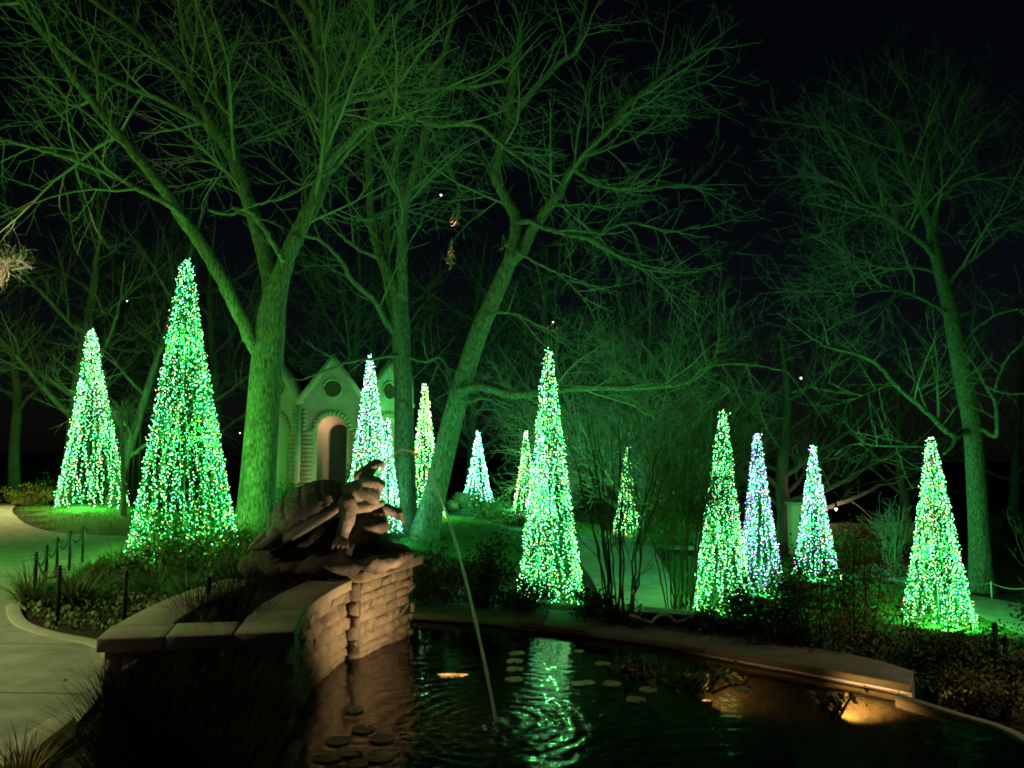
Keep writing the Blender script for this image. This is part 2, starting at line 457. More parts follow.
# ------------------------------------------------------------------ pond outline (world xy)
RIM_IN = smooth_curve([G(x, y, -.03)[:2] for x, y in [(395, 612), (418, 614), (512, 621), (637, 637), (762, 658), (812, 667), (912, 685)]], 8)
RIM_OUT = smooth_curve([G(x, y, -.03)[:2] for x, y in [(392, 601), (420, 602), (512, 606), (637, 618), (762, 639), (862, 656), (914, 671)]], 8)
KERB_IN = smooth_curve([G(x, y, -.08)[:2] for x, y in [(902, 694), (960, 712), (1024, 734)]] + [(3.02, 3.7), (2.6, 2.8), (1.5, 2.25), (.2, 2.3), (-.85, 3.0), (-1.2, 3.9), (-1.32, 4.75)], 8)
WALL_IN = smooth_curve([(-1.34, 4.79), (-1.43, 5.3), (-1.455, 5.75), (-1.43, 6.25), (-1.375, 6.64)], 8)
BA = np.array([-1.27, 6.64]); BU = np.array([.325, .946]); BN = np.array([.946, -.325]); BL = 1.05; BD = 1.15
POND = np.vstack([WALL_IN, [BA, BA + BU * BL], [[-1.15, 7.9]], RIM_IN[4:], KERB_IN])
def inside(poly, x, y):
    c = np.zeros(np.shape(x), bool); n = len(poly)
    for i in range(n):
        x1, y1 = poly[i]; x2, y2 = poly[(i + 1) % n]
        if y1 == y2: continue
        k = ((y1 > y) != (y2 > y)) & (x < (x2 - x1) * (y - y1) / (y2 - y1) + x1)
        c ^= k
    return c
def norm2(p):
    t = np.gradient(np.asarray(p, float), axis=0); t /= np.linalg.norm(t, axis=1)[:, None]
    return np.stack([-t[:, 1], t[:, 0]], -1)

# ground sheet
def axis(lo, hi, dlo, dhi, st):
    a = list(np.arange(dlo, dhi + 1e-6, st))
    s = st
    while a[-1] < hi: s *= 1.16; a.append(a[-1] + s)
    s = st
    while a[0] > lo: s *= 1.16; a.insert(0, a[0] - s)
    return np.array(a)
gx = axis(-150, 150, -7, 6, .13); gy = axis(-25, 190, 1.6, 12, .13)
GX, GY = np.meshgrid(gx, gy)
GZ = ground_z(GX, GY)
wob = .04 * np.sin(GX * 1.7 + GY * .9) * np.sin(GY * 1.3 - GX * .6) * (np.hypot(GX, GY) > 24)
GZ = GZ + wob
shr = POND.mean(0) + (POND - POND.mean(0)) * 1.035
hole = inside(shr, GX, GY)
GZ = np.where(hole, -.62 + .05 * np.sin(GX * 3.1) * np.sin(GY * 2.3), GZ)
mb = MB()
ny, nx = GX.shape
idx = np.arange(nx * ny).reshape(ny, nx)
mb.add(np.stack([GX, GY, GZ], -1), np.stack([idx[:-1, :-1], idx[:-1, 1:], idx[1:, 1:], idx[1:, :-1]], -1).reshape(-1, 4))
ground = mb.build('ground', M['ground'], smooth=True)
tag(ground, kind='structure')
def gpoly(pts):
    return np.array([P(x, y, d)[:2] for x, y, d in pts])
lawns = [gpoly([(0, 495, 28), (20, 515, 19.5), (40, 525, 16.9), (95, 530, 15.9), (230, 531, 15.7), (240, 500, 30), (60, 490, 30)]),
         gpoly([(405, 545, 15), (560, 560, 14.5), (640, 545, 18), (600, 510, 26), (500, 515, 22), (440, 500, 24), (380, 520, 19)]),
         gpoly([(655, 555, 18), (672, 590, 14), (700, 635, 11), (850, 640, 12), (1000, 720, 8), (1060, 640, 13), (960, 598, 16.5), (880, 580, 19), (760, 560, 22)])]
lawn = np.zeros(GX.shape)
for pl in lawns:
    lawn = np.maximum(lawn, inside(pl, GX, GY))
lawn = np.where(hole, 0, lawn)
at = ground.data.attributes.new('lawn', 'FLOAT', 'POINT')
at.data.foreach_set('value', lawn.astype(np.float32).ravel())

def gz2(p, off=.0):
    p = np.asarray(p, float)
    return np.c_[p[:, :2], ground_z(p[:, 0], p[:, 1]) + off]
def sheet(name, A, B, off, m, n=60, k=10, label=None):
    A = resample(np.asarray(A, float)[:, :2], n); B = resample(np.asarray(B, float)[:, :2], n)
    mb = MB()
    mb.strip([gz2(A + (B - A) * (j / k), off) for j in range(k + 1)], None)
    return tag(mb.build(name, m, smooth=True), kind='structure')
# left path, beside the viewer, and its branch in front of the left lawn
PA = smooth_curve([(-1.9, -4), (-2.1, 2.5), (-2.5, 4.0), (-2.62, 4.8), (-2.85, 5.6), (-3.35, 6.5), (-4.12, 6.98), (-4.62, 7.4), (-5.16, 8.14), (-5.42, 8.7), (-5.58, 9.2), (-5.8, 10.4), (-6.2, 11.6)], 6)
PL = np.array([(-16, -4), (-16, 11.6)])
sheet('path', PA, PL, .035, M['concrete'], 90, 14)
far = smooth_curve([(-40, 50), (-18.7, 28), (-12.5, 19.5), (-10.4, 16.9), (-8.6, 15.9), (-4.5, 15.6)], 8)
near = smooth_curve([(-50, 45), (-34, 26), (-20, 14), (-12, 11.62), (-6.2, 11.58), (-4.0, 13)], 8)
sheet('path', near, far, .042, M['concrete'], 60, 10)
# middle path that curves away behind the pond, right path
pr = gpoly([(652, 553, 19.5), (663, 566, 17.4), (672, 582, 15.2), (676, 600, 13.2), (690, 622, 11.2), (730, 660, 9)])
pl_ = gpoly([(560, 553, 19.5), (575, 566, 17.4), (590, 582, 15.2), (600, 600, 13.2), (605, 622, 11.2), (600, 660, 9)])
sheet('path', smooth_curve(pl_, 6), smooth_curve(pr, 6), .06, M['concrete'], 50, 8)
pu = gpoly([(860, 575, 21), (930, 588, 18.8), (985, 597, 17), (1030, 606, 15.9), (1100, 618, 14.6)])
pd = gpoly([(870, 588, 18.5), (930, 602, 16.6), (975, 612, 15.2), (1014, 629, 13.8), (1090, 650, 12)])
sheet('path', smooth_curve(pu, 6), smooth_curve(pd, 6), .03, M['concrete'], 40, 6)
# saw-cut joints across the near path
for i_, (y_, sl) in enumerate([(3.1, .05), (4.15, .06), (5.3, .05), (6.6, .03), (8.0, -.02), (9.5, -.03), (11.0, -.02)]):
    xr = np.interp(y_, PA[:, 1], PA[:, 0]) - .08; xx = np.linspace(xr, -12, 30); yy = y_ + (xr - xx) * sl
    mb = MB(); mb.strip([np.c_[xx, yy - .006, ground_z(xx, yy) + .0385], np.c_[xx, yy + .006, ground_z(xx, yy) + .0385]], None)
    tag(mb.build('path_joint', M['mortar']), kind='structure')
# pale edging stone along the left bed and along the dry grass bed
def kerbline(name, pts, w, h, m=M['kerb']):
    p = np.asarray(pts, float)[:, :2]; nn = norm2(p)
    a = p + nn * w / 2; b = p - nn * w / 2
    z = ground_z(p[:, 0], p[:, 1])
    rows = [np.c_[a, z - .1], np.c_[a, z + h], np.c_[b, z + h], np.c_[b, z - .1]]
    mb = MB(); mb.strip(rows, None)
    return tag(bevel(mb.build(name, m), .012), kind='structure')
kerbline('kerb', resample(PA[25:], 70), .13, .048)
kerbline('kerb', resample(smooth_curve([(-2.06, 1.0), (-2.16, 2.5), (-2.56, 4.0), (-2.66, 4.7)], 6), 30), .16, .10)

# pond basin lining, water
mb = MB()
c = POND.mean(0)
n = len(POND)
mb.strip([np.c_[POND, np.full(n, -.125)][list(range(n)) + [0]], np.c_[POND, np.full(n, -.7)][list(range(n)) + [0]]], None)
basin = tag(mb.build('pond_basin', mat('pond_basin', (.16, .13, .08), .9, (.08, .065, .04), 3, .5, 20)), kind='structure')
bm = bmesh.new()
vs = [bm.verts.new((x, y, WATER_Z)) for x, y in (c + (POND - c) * 1.004)]
bm.faces.new(vs)
bmesh.ops.triangulate(bm, faces=bm.faces[:])
me = bpy.data.meshes.new('water'); bm.to_mesh(me); bm.free()
me.materials.append(M['water'])
water = bpy.data.objects.new('water', me); col.objects.link(water)
if me.polygons[0].normal.z < 0: me.flip_normals()
tag(water, kind='structure')
# silty floor: shelves up towards the far coping, shaped to catch the lamp glow
fx = np.arange(-1.7, 3.6, .05); fy = np.arange(1.8, 8.3, .05); FX, FY = np.meshgrid(fx, fy)
rim_pts = np.vstack([RIM_IN, KERB_IN[:14]])
dd_ = np.min(np.hypot(FX[..., None] - rim_pts[:, 0], FY[..., None] - rim_pts[:, 1]), -1)
FZ = -.155 - .36 * np.clip((dd_ - .15) / 1.3, 0, 1) ** .8 + .012 * np.sin(FX * 9 + FY * 4) * np.sin(FY * 11)
q_ = inside(c + (POND - c) * 1.02, FX, FY); q_ = q_[:-1, :-1] | q_[1:, 1:] | q_[:-1, 1:] | q_[1:, :-1]
ix = np.arange(FX.size).reshape(FX.shape)
mb = MB(); mb.add(np.stack([FX, FY, FZ], -1), np.stack([ix[:-1, :-1], ix[:-1, 1:], ix[1:, 1:], ix[1:, :-1]], -1)[q_])
pf = mb.build('pond_floor', mat('pond_floor', (.26, .21, .11), .95, (.09, .07, .04), 3.4, .8, 14), smooth=True); tag(pf, kind='structure')

# ------------------------------------------------------------------ stone work
def stone_face(mb, path, z0, z1, g, proud=(.006, .040), hgt=(.065, .13), lng=(.08, .22), taper=0):
    """rough squared stones laid in courses along a wall line; each stone has a chipped face"""
    p = np.asarray(path, float)[:, :2]
    s = np.r_[0, np.cumsum(np.linalg.norm(np.diff(p, axis=0), axis=1))]
    def at(u):
        q = np.array([np.interp(u, s, p[:, 0]), np.interp(u, s, p[:, 1])])
        e = .02
        a = np.array([np.interp(min(u + e, s[-1]), s, p[:, 0]), np.interp(min(u + e, s[-1]), s, p[:, 1])]); b = np.array([np.interp(max(u - e, 0), s, p[:, 0]), np.interp(max(u - e, 0), s, p[:, 1])])
        t = (a - b) / (np.linalg.norm(a - b) + 1e-9)
        return q, np.array([t[1], -t[0]])
    z = z0
    while z < z1 - .02:
        h = g.uniform(*hgt)
        if z1 - z - h < hgt[0]: h = z1 - z
        u = -g.uniform(0, .1)
        while u < s[-1]:
            l = g.uniform(*lng) * (1 if h > .1 else 1.3)
            ua, ub = max(u, 0), min(u + l, s[-1])
            u += l
            if ub - ua < .03: continue
            pr_ = g.uniform(*proud); K = 4
            gap = .002
            grid = []
            jz0 = g.normal(0, .004); jz1 = g.normal(0, .004)
            for iz in range(K):
                for iu in range(K):
                    fu = [.0, .13, .87, 1.][iu]; fz = [0., .15, .85, 1.][iz]
                    q, nn = at(ua + gap + (ub - ua - 2 * gap) * fu)
                    edge = iu in (0, 3) or iz in (0, 3)
                    o = -.002 + g.normal(0, .002) if edge else pr_ + g.normal(0, .010)
                    zz = z + gap + (h - 2 * gap) * fz + (jz0 if iz < 2 else jz1)
                    grid.append([*(q + nn * o + (g.normal(0, .007, 2) if not edge else 0)), zz + g.normal(0, .004)])
            q = [[r * K + i, r * K + i + 1, (r + 1) * K + i + 1, (r + 1) * K + i] for r in range(K - 1) for i in range(K - 1)]
            mb.add(grid, q)
        z += h
def slab_run(parent, name, inner, outer, z0, z1, lens, m, over=.0, bev=.01):
    """coping stones laid end to end between two curves"""
    inner = np.asarray(inner); outer = np.asarray(outer)
    n = 48
    I = resample(inner, n); O = resample(outer, n)
    tot = np.linalg.norm(np.diff((I + O) / 2, axis=0), axis=1).sum()
    k = max(1, int(round(tot / lens)))
    cut = np.linspace(0, n - 1, k + 1)
    for a, b in zip(cut[:-1], cut[1:]):
        u = np.linspace(a + .03, b - .03, 7)
        ar = np.arange(n)
        ii = np.stack([np.interp(u, ar, I[:, j]) for j in (0, 1)], -1); oo = np.stack([np.interp(u, ar, O[:, j]) for j in (0, 1)], -1)
        d = (oo - ii); L = np.linalg.norm(d, axis=1)[:, None]; d = d / L
        ii = ii - d * over; oo = oo + d * over
        j = rng.normal(0, .002)
        mb = MB()
        m7 = len(u)
        v = np.vstack([np.c_[ii, np.full(m7, z0)], np.c_[ii, np.full(m7, z1 + j)], np.c_[oo, np.full(m7, z1 + j)], np.c_[oo, np.full(m7, z0)]])
        q = []
        for r in range(4):
            r2 = (r + 1) % 4
            q += [[r * m7 + i, r * m7 + i + 1, r2 * m7 + i + 1, r2 * m7 + i] for i in range(m7 - 1)]
        q += [[0, m7, 2 * m7, 3 * m7], [3 * m7 + m7 - 1, 3 * m7 - 1, 2 * m7 - 1, m7 - 1]]
        mb.add(v, q)
        o = mb.build(name, m, None)
        bm = bmesh.new(); bm.from_mesh(o.data); bmesh.ops.recalc_face_normals(bm, faces=bm.faces[:]); bm.to_mesh(o.data); bm.free()
        bevel(o, bev)
        o.parent = parent
def solid_between(mb, A, B, z0, z1):
    A = np.asarray(A)[:, :2]; B = np.asarray(B)[:, :2]; n = len(A)
    v = [np.c_[A, np.full(n, z0)], np.c_[A, np.full(n, z1)], np.c_[B, np.full(n, z1)], np.c_[B, np.full(n, z0)]]
    mb.strip(v + [v[0]], None)
    mb.add(np.vstack([x[:1] for x in v] + [x[-1:] for x in v]), [[0, 1, 2, 3], [7, 6, 5, 4]])
g1 = np.random.default_rng(5)

# U-shaped planter wall: inner curved arm along the pond, end wall facing the viewer, outer arm
CT = .555
pw = empty('planter_wall', (-1.9, 5.6, 0), 'low curved planter wall of rough stone with smooth pale coping beside the pond', 'wall')
def W(p):  # world coordinates to the empty's own
    return p
pw_parts = []
wi = resample(WALL_IN, 30); wi_n = norm2(wi)      # normal points to -x (left of travel)
back = wi + wi_n * .31
mb = MB(); solid_between(mb, wi + wi_n * .03, back, -.7, CT - .085)
inner = mb.build('wall_core', M['mortar']); pw_parts.append(inner)
mb = MB(); stone_face(mb, wi + wi_n * .03, -.62, CT - .09, g1)
pw_parts.append(mb.build('stone_facing', M['limestone']))
eA = np.array([-2.41, 4.62]); eB = np.array([-1.34, 4.79]); eN = np.array([-(eB - eA)[1], (eB - eA)[0]]); eN = eN / np.linalg.norm(eN)
eu = (eB - eA) / np.linalg.norm(eB - eA)
mb = MB(); solid_between(mb, np.array([eA + eu * .03, eB - eu * .035]) + eN * .03, np.array([eA + eu * .03, eB - eu * .035]) + eN * .30, -.7, CT - .085)
pw_parts.append(mb.build('wall_core', M['mortar']))
mb = MB(); stone_face(mb, np.array([eA + eu * .03, eB - eu * .035]) + eN * .03, -.6, CT - .09, g1)
pw_parts.append(mb.build('stone_facing', M['limestone']))
oL = smooth_curve([(-2.41, 4.62), (-2.49, 5.05), (-2.53, 5.6), (-2.50, 6.2), (-2.42, 6.7)], 8)
oLn = norm2(oL)
mb = MB(); solid_between(mb, oL - oLn * .03, oL - oLn * .28, -.3, CT - .085)
pw_parts.append(mb.build('wall_core', M['mortar']))
mb = MB(); stone_face(mb, (oL - oLn * .03)[::-1], -.1, CT - .09, g1)
pw_parts.append(mb.build('stone_facing', M['limestone']))
h = empty('coping', (0, 0, 0), None, None)
holder = pw
def reparent(o, par):
    o.parent = par; o.matrix_parent_inverse = par.matrix_world.inverted()
bpy.context.view_layer.update()
col.objects.unlink(h); bpy.data.objects.remove(h)
tmp = bpy.data.objects.new('tmp', None)
def relocate(objs, root):
    """keep world coordinates while hanging meshes under an Empty that stands elsewhere"""
    loc = Vector(root.location)
    for o in objs:
        o.parent = root; o.location = Vector(o.location) - loc
nc0 = set(o.name for o in col.objects)
slab_run(None, 'coping_stone', resample(oL[5:], 40), resample((oL - oLn * .31)[5:], 40), CT - .085, CT, .62, M['capstone'], .02)
slab_run(None, 'coping_stone', np.array([eA + eN * .0 - eu * .02, eB - eu * .34]), np.array([eA + eN * .32 - eu * .05, eB - eu * .36 + eN * .32]), CT - .085, CT, .38, M['capstone'], .015)
slab_run(None, 'coping_stone', np.vstack([wi[0] + [0, -.01], wi[1:]]), back, CT - .085, CT, .72, M['capstone'], .022)
pw_parts += [o for o in col.objects if o.name not in nc0]
relocate(pw_parts, pw)
mb = MB()
a_ = resample(oL - oLn * .28, 20); b_ = resample(back, 20)
mb.strip([np.c_[a_ + (b_ - a_) * t, np.full(20, .40 + .02 * math.sin(t * 9))] for t in np.linspace(0, 1, 6)], None)
soil = tag(mb.build('planter_soil', M['mulch'], smooth=True), kind='structure')

# stone plinth under the sculpture
pl = empty('stone_plinth', (*(BA + BU * BL / 2 - BN * BD / 2), -.1), 'rough limestone plinth with thick coping under the turtle sculpture', 'plinth')
ps = []
c4 = [BA, BA + BU * BL, BA + BU * BL - BN * BD, BA - BN * BD]
ins = lambda q, d: [q[0] + BU * d - BN * d, q[1] - BU * d - BN * d, q[2] - BU * d + BN * d, q[3] + BU * d + BN * d]
mb = MB(); mb.prism(ins(c4, .03), -.7, .53)
ps.append(mb.build('plinth_core', M['mortar']))
mb = MB()
for a, b in ((0, 1), (3, 0), (1, 2)):
    q = ins(c4, .03)
    stone_face(mb, np.array([q[a], q[b]]), -.62, .52, g1, (.002, .036), (.06, .13), (.07, .20))
ps.append(mb.build('stone_facing', M['limestone']))
nc0 = set(o.name for o in col.objects)
BX = .06
cA = BA - BU * .03 + BN * .035; cB = BA + BU * (BL + .09) + BN * .035
slab_run(None, 'coping_stone', np.array([cA, cB]), np.array([cA - BN * (BD + .07), cB - BN * (BD + .07)]), .53, .63, .6, M['limestone'], 0, .018)
ps += [o for o in col.objects if o.name not in nc0]
relocate(ps, pl)

# pond rim (broad coping) and the thin kerb that carries it on to the right
rim = empty('pond_coping', (1.0, 6.9, 0), 'broad curved stone coping along the far side of the pond', 'pond edging')
rs = []
ri = resample(RIM_IN, 60); ro = resample(RIM_OUT, 60)
mb = MB(); solid_between(mb, ri + (ro - ri) * .12, ri + (ro - ri) * .92, -.7, -.085)
rs.append(mb.build('rim_wall', M['mortar']))
mb = MB(); stone_face(mb, (ri + (ro - ri) * .10), -.3, -.088, g1, (.004, .014), (.09, .13), (.2, .4))
rs.append(mb.build('stone_facing', M['rimstone']))
nc0 = set(o.name for o in col.objects)
slab_run(None, 'coping_stone', ri, ro, -.085, -.03, 1.5, M['rimstone'], .0, .012)
rs += [o for o in col.objects if o.name not in nc0]
relocate(rs, rim)
ki = resample(KERB_IN, 80); kn = norm2(ki)
mb = MB(); solid_between(mb, ki, ki - kn * -.11 if False else ki + kn * -.075, -.7, -.08)
ke = bevel(mb.build('pond_kerb', M['rimstone'], loc=(2.9, 4.4, -.08)), .01)
tag(ke, 'thin low kerb closing the pond beyond the end of the broad coping', 'pond edging')

# ------------------------------------------------------------------ turtle sculpture
def blob(name, parts, voxel, m, parent, smooth_it=6, noise=0.0, nscale=6.0):
    """one continuous skin over balls and tapered limbs"""
    mb = MB()
    for kind, *a in parts:
        if kind == 'ball':
            cc, rr, ax = a
            bm = bmesh.new(); bmesh.ops.create_icosphere(bm, subdivisions=3, radius=1)
            v = np.array([q.co[:] for q in bm.verts]); t = [[q.index for q in f.verts] for f in bm.faces]; bm.free()
            A = np.eye(3) if ax is None else ax
            mb.add(np.asarray(cc) + (v * np.asarray(rr)) @ A, None, t)
        elif kind == 'limb':
            pts, rad = a
            pts = smooth_curve(pts, 6); rad = np.interp(np.linspace(0, 1, len(pts)), np.linspace(0, 1, len(rad)), rad)
            mb.tube(pts, rad, 12, cap=True)
            for e in (0, -1):
                bm = bmesh.new(); bmesh.ops.create_icosphere(bm, subdivisions=2, radius=rad[e])
                v = np.array([q.co[:] for q in bm.verts]); t = [[q.index for q in f.verts] for f in bm.faces]; bm.free()
                mb.add(pts[e] + v, None, t)
    o = mb.build(name, m)
    md = o.modifiers.new('r', 'REMESH'); md.mode = 'VOXEL'; md.voxel_size = voxel
    ms = o.modifiers.new('s', 'SMOOTH'); ms.iterations = smooth_it; ms.factor = .5
    if noise:
        tx = bpy.data.textures.new(name, 'CLOUDS'); tx.noise_scale = 1 / nscale; tx.noise_depth = 4
        dm = o.modifiers.new('d', 'DISPLACE'); dm.texture = tx; dm.strength = noise; dm.mid_level = .5; dm.texture_coords = 'LOCAL'
    dg = bpy.context.evaluated_depsgraph_get()
    me2 = bpy.data.meshes.new_from_object(o.evaluated_get(dg))
    old = o.data; o.modifiers.clear(); o.data = me2; bpy.data.meshes.remove(old)
    me2.name = name
    me2.polygons.foreach_set('use_smooth', np.ones(len(me2.polygons), bool))
    if parent is not None:
        o.parent = parent; o.location = -Vector(parent.location)
    return o
TD = 6.95
def T(px, py, dd=0.0):
    return P(px, py, TD + dd)
turtle = empty('turtle_sculpture', (-1.75, 7.05, .63), 'dark bronze turtle rearing up with open mouth on a rock, spouting water', 'sculpture')
# rock base
rk = []
g2 = np.random.default_rng(3)
for px, py, dd, r in [(262, 566, .05, (.20, .28, .12)), (280, 556, .0, (.26, .3, .15)), (300, 552, .05, (.26, .32, .17)), (330, 550, .05, (.26, .34, .17)), (352, 548, .0, (.26, .3, .18)),
                      (385, 556, .1, (.26, .28, .13)), (364, 536, .05, (.2, .26, .12)), (371, 525, .05, (.16, .22, .10)), (369, 515, .08, (.14, .18, .06)), (310, 541, .2, (.24, .2, .14)), (330, 530, .2, (.2, .2, .14)),
                      (292, 568, -.2, (.28, .2, .1)), (330, 566, -.25, (.32, .18, .09)), (372, 562, -.15, (.25, .2, .09))]:
    rk.append(('ball', T(px, py, dd), r, None))
blob('rock', rk, .022, M['rock'], turtle, 2, .075, 7)
# body: neck, legs, belly
body = [('ball', T(312, 522, .1), (.36, .30, .12), np.array([[.80, 0, .60], [0, 1, 0], [-.60, 0, .80]])),
        ('ball', T(344, 499, .06), (.14, .2, .13), None),
        ('limb', [T(340, 500, .02), T(356, 492, -.04), T(368, 485, -.08)], [.13, .105, .10]),
        ('limb', [T(346, 505, -.16), T(347, 520, -.22), T(343, 532, -.24), T(341, 541, -.26)], [.095, .07, .055, .06]),
        ('limb', [T(350, 505, .14), T(370, 508, .16), T(388, 510, .16), T(399, 514, .14)], [.09, .065, .05, .05]),
        ('limb', [T(352, 509, -.08), T(368, 507, -.06), T(382, 503, -.04)], [.055, .05, .03]),
        ('limb', [T(282, 530, -.2), T(276, 538, -.28), T(266, 545, -.33)], [.10, .075, .055]),
        ('limb', [T(318, 531, -.2), T(318, 536, -.25), T(310, 543, -.30)], [.06, .045, .04]),
        ('limb', [T(266, 536, .0), T(256, 543, -.02), T(247, 552, -.02)], [.06, .035, .014])]
for k in range(4):
    body.append(('limb', [T(341 + (k - 1.5) * 3.4, 541, -.28), T(340.5 + (k - 1.5) * 4.6, 545, -.33), T(340 + (k - 1.5) * 5.2, 549, -.335)], [.021, .018, .009]))
    body.append(('limb', [T(397, 511 + k * 2.2, .12), T(401 + k * .6, 513 + k * 2.4, .06), T(403 + k * .4, 517 + k * 2.2, .05)], [.02, .017, .008]))
    body.append(('limb', [T(266 - k * 2, 545, -.36), T(263 - k * 3, 548, -.39), T(260 - k * 3.2, 551, -.39)], [.02, .017, .008]))
    body.append(('limb', [T(310 - k * 2, 543, -.31), T(308 - k * 3, 546, -.34), T(306 - k * 3, 548.5, -.34)], [.017, .014, .007]))
blob('body', body, .011, M['bronze'], turtle, 5, .012, 16)
# head with gaping mouth: upper jaw thrown back, lower jaw and throat below
hd = [('ball', T(366, 485, -.08), (.085, .10, .10), None),
      ('limb', [T(362, 479, -.08), T(368, 471, -.09), T(376, 464.5, -.10), T(382, 463, -.10)], [.075, .062, .046, .024]),
      ('limb', [T(358, 476, -.13), T(366, 470, -.14), T(376, 465.5, -.135), T(383, 465, -.10)], [.045, .036, .026, .014]),
      ('limb', [T(362, 476, -.03), T(370, 470, -.03), T(378, 465, -.05), T(383, 465, -.10)], [.045, .036, .026, .014]),
      ('limb', [T(364, 489, -.10), T(371, 494, -.13), T(375, 500, -.14), T(377, 504, -.13)], [.085, .075, .055, .022]),
      ('limb', [T(366, 482, -.15), T(374, 482, -.18), T(380, 485, -.17), T(383, 487, -.13)], [.05, .04, .03, .018]),
      ('limb', [T(368, 481, -.02), T(376, 481, -.05), T(382, 484, -.08), T(384, 487, -.12)], [.05, .04, .03, .018]),
      ('limb', [T(379, 487, -.12), T(378, 496, -.135), T(377, 503, -.13)], [.026, .026, .02]),
      ('ball', T(364.5, 470, -.155), (.02, .02, .02), None), ('ball', T(364.5, 470, -.02), (.02, .02, .02), None)]
head = blob('head', hd, .009, M['bronze'], turtle, 4, .006, 24)
# carapace: domed shell of scutes with a rolled rim; axis rises to the right
cc = T(309, 515, .02)
ax1 = T(356, 482, .02) - T(276, 531, .1); SL = np.linalg.norm(ax1) / 2; ax1 /= np.linalg.norm(ax1)
ax3 = np.cross(ax1, [0, 1, 0]); ax3 = -ax3 if ax3[2] < 0 else ax3; ax3 /= np.linalg.norm(ax3)
ax3 = ax3 - np.array([0, .22, 0]); ax3 /= np.linalg.norm(ax3)
ax2 = np.cross(ax3, ax1)
NU, NV = 96, 40
rows = []
SW = .41; SH = .25
for j in range(NV + 1):
    v = j / NV
    ph = np.arange(NU) * 2 * math.pi / NU
    if v < .82:
        w = v / .82
        rr = math.sin(w * math.pi / 2) ** .92; hh = SH * math.cos(w * math.pi / 2) ** .8
        lx = rr * np.cos(ph); ly = rr * np.sin(ph)
        # scute seams: a row of five down the back, ribs at the sides
        cen = np.exp(-((np.abs(ly) - .36) / .025) ** 2) * (np.abs(lx) < .86)
        rib = np.zeros(NU)
        for q in (-.62, -.22, .2, .6):
            rib = np.maximum(rib, np.exp(-((lx - q - .08 * np.abs(ly)) / .022) ** 2) * (rr < .98))
        keel = .018 * np.exp(-(ly / .07) ** 2) * (rr < .95)
        dz = -.038 * np.maximum(cen, rib) + keel + .008 * np.sin(lx * 40) * np.sin(ly * 37)
        sc = 1.0 + dz * .6
        x = lx * SL * .96 * sc; y = ly * SW * .94 * sc; z = hh + dz
    else:
        w = (v - .82) / .18
        sp = 1 + .05 * math.sin(w * math.pi) + .02
        notch = 1 - .012 * (np.cos(ph * 24) > .82)
        zz = .0 + .012 * math.cos(w * math.pi) - .06 * w
        k = sp * (1 if w < .7 else 1 - (w - .7) * .6)
        x = np.cos(ph) * SL * .97 * k * notch; y = np.sin(ph) * SW * .95 * k * notch; z = np.full(NU, zz)
    curve = -.10 * (x / SL) ** 2 * .4
    rows.append(cc + x[:, None] * ax1 + y[:, None] * ax2 + (z + curve)[:, None] * ax3)
mb = MB()
v = np.vstack(rows)
q = [[j * NU + i, j * NU + (i + 1) % NU, (j + 1) * NU + (i + 1) % NU, (j + 1) * NU + i] for j in range(NV) for i in range(NU)]
mb.add(v, q)
sh = mb.build('carapace', M['bronze'], smooth=True)
sh.parent = turtle; sh.location = -Vector(turtle.location)
# water jet from the mouth
mouth = T(378, 477, -.12)
t = np.linspace(0, 1, 60)
dst = SPLASH
a_, b_ = 1.78, 1.78 - (dst[2] - .03 - mouth[2])
jp = np.stack([mouth[0] + (dst[0] - mouth[0]) * t, mouth[1] + (dst[1] - mouth[1]) * t, mouth[2] + a_ * t - b_ * t * t], -1)
jr = .0075 + .004 * t + .0016 * np.sin(t * 90) * t + .001 * np.sin(t * 211)
mb = MB(); mb.tube(jp, jr, 8)
for k in range(46):   # stray droplets beside the lower jet
    u = rng.uniform(.55, .99); i = int(u * 59)
    mb.octas([jp[i] + rng.normal(0, .022, 3)], rng.uniform(.0016, .0038), 0)
jet = mb.build('water_jet', M['jet'], smooth=True, loc=tuple(mouth))
tag(jet, 'thin arching jet of water falling from the turtle mouth into the pond', 'water jet')

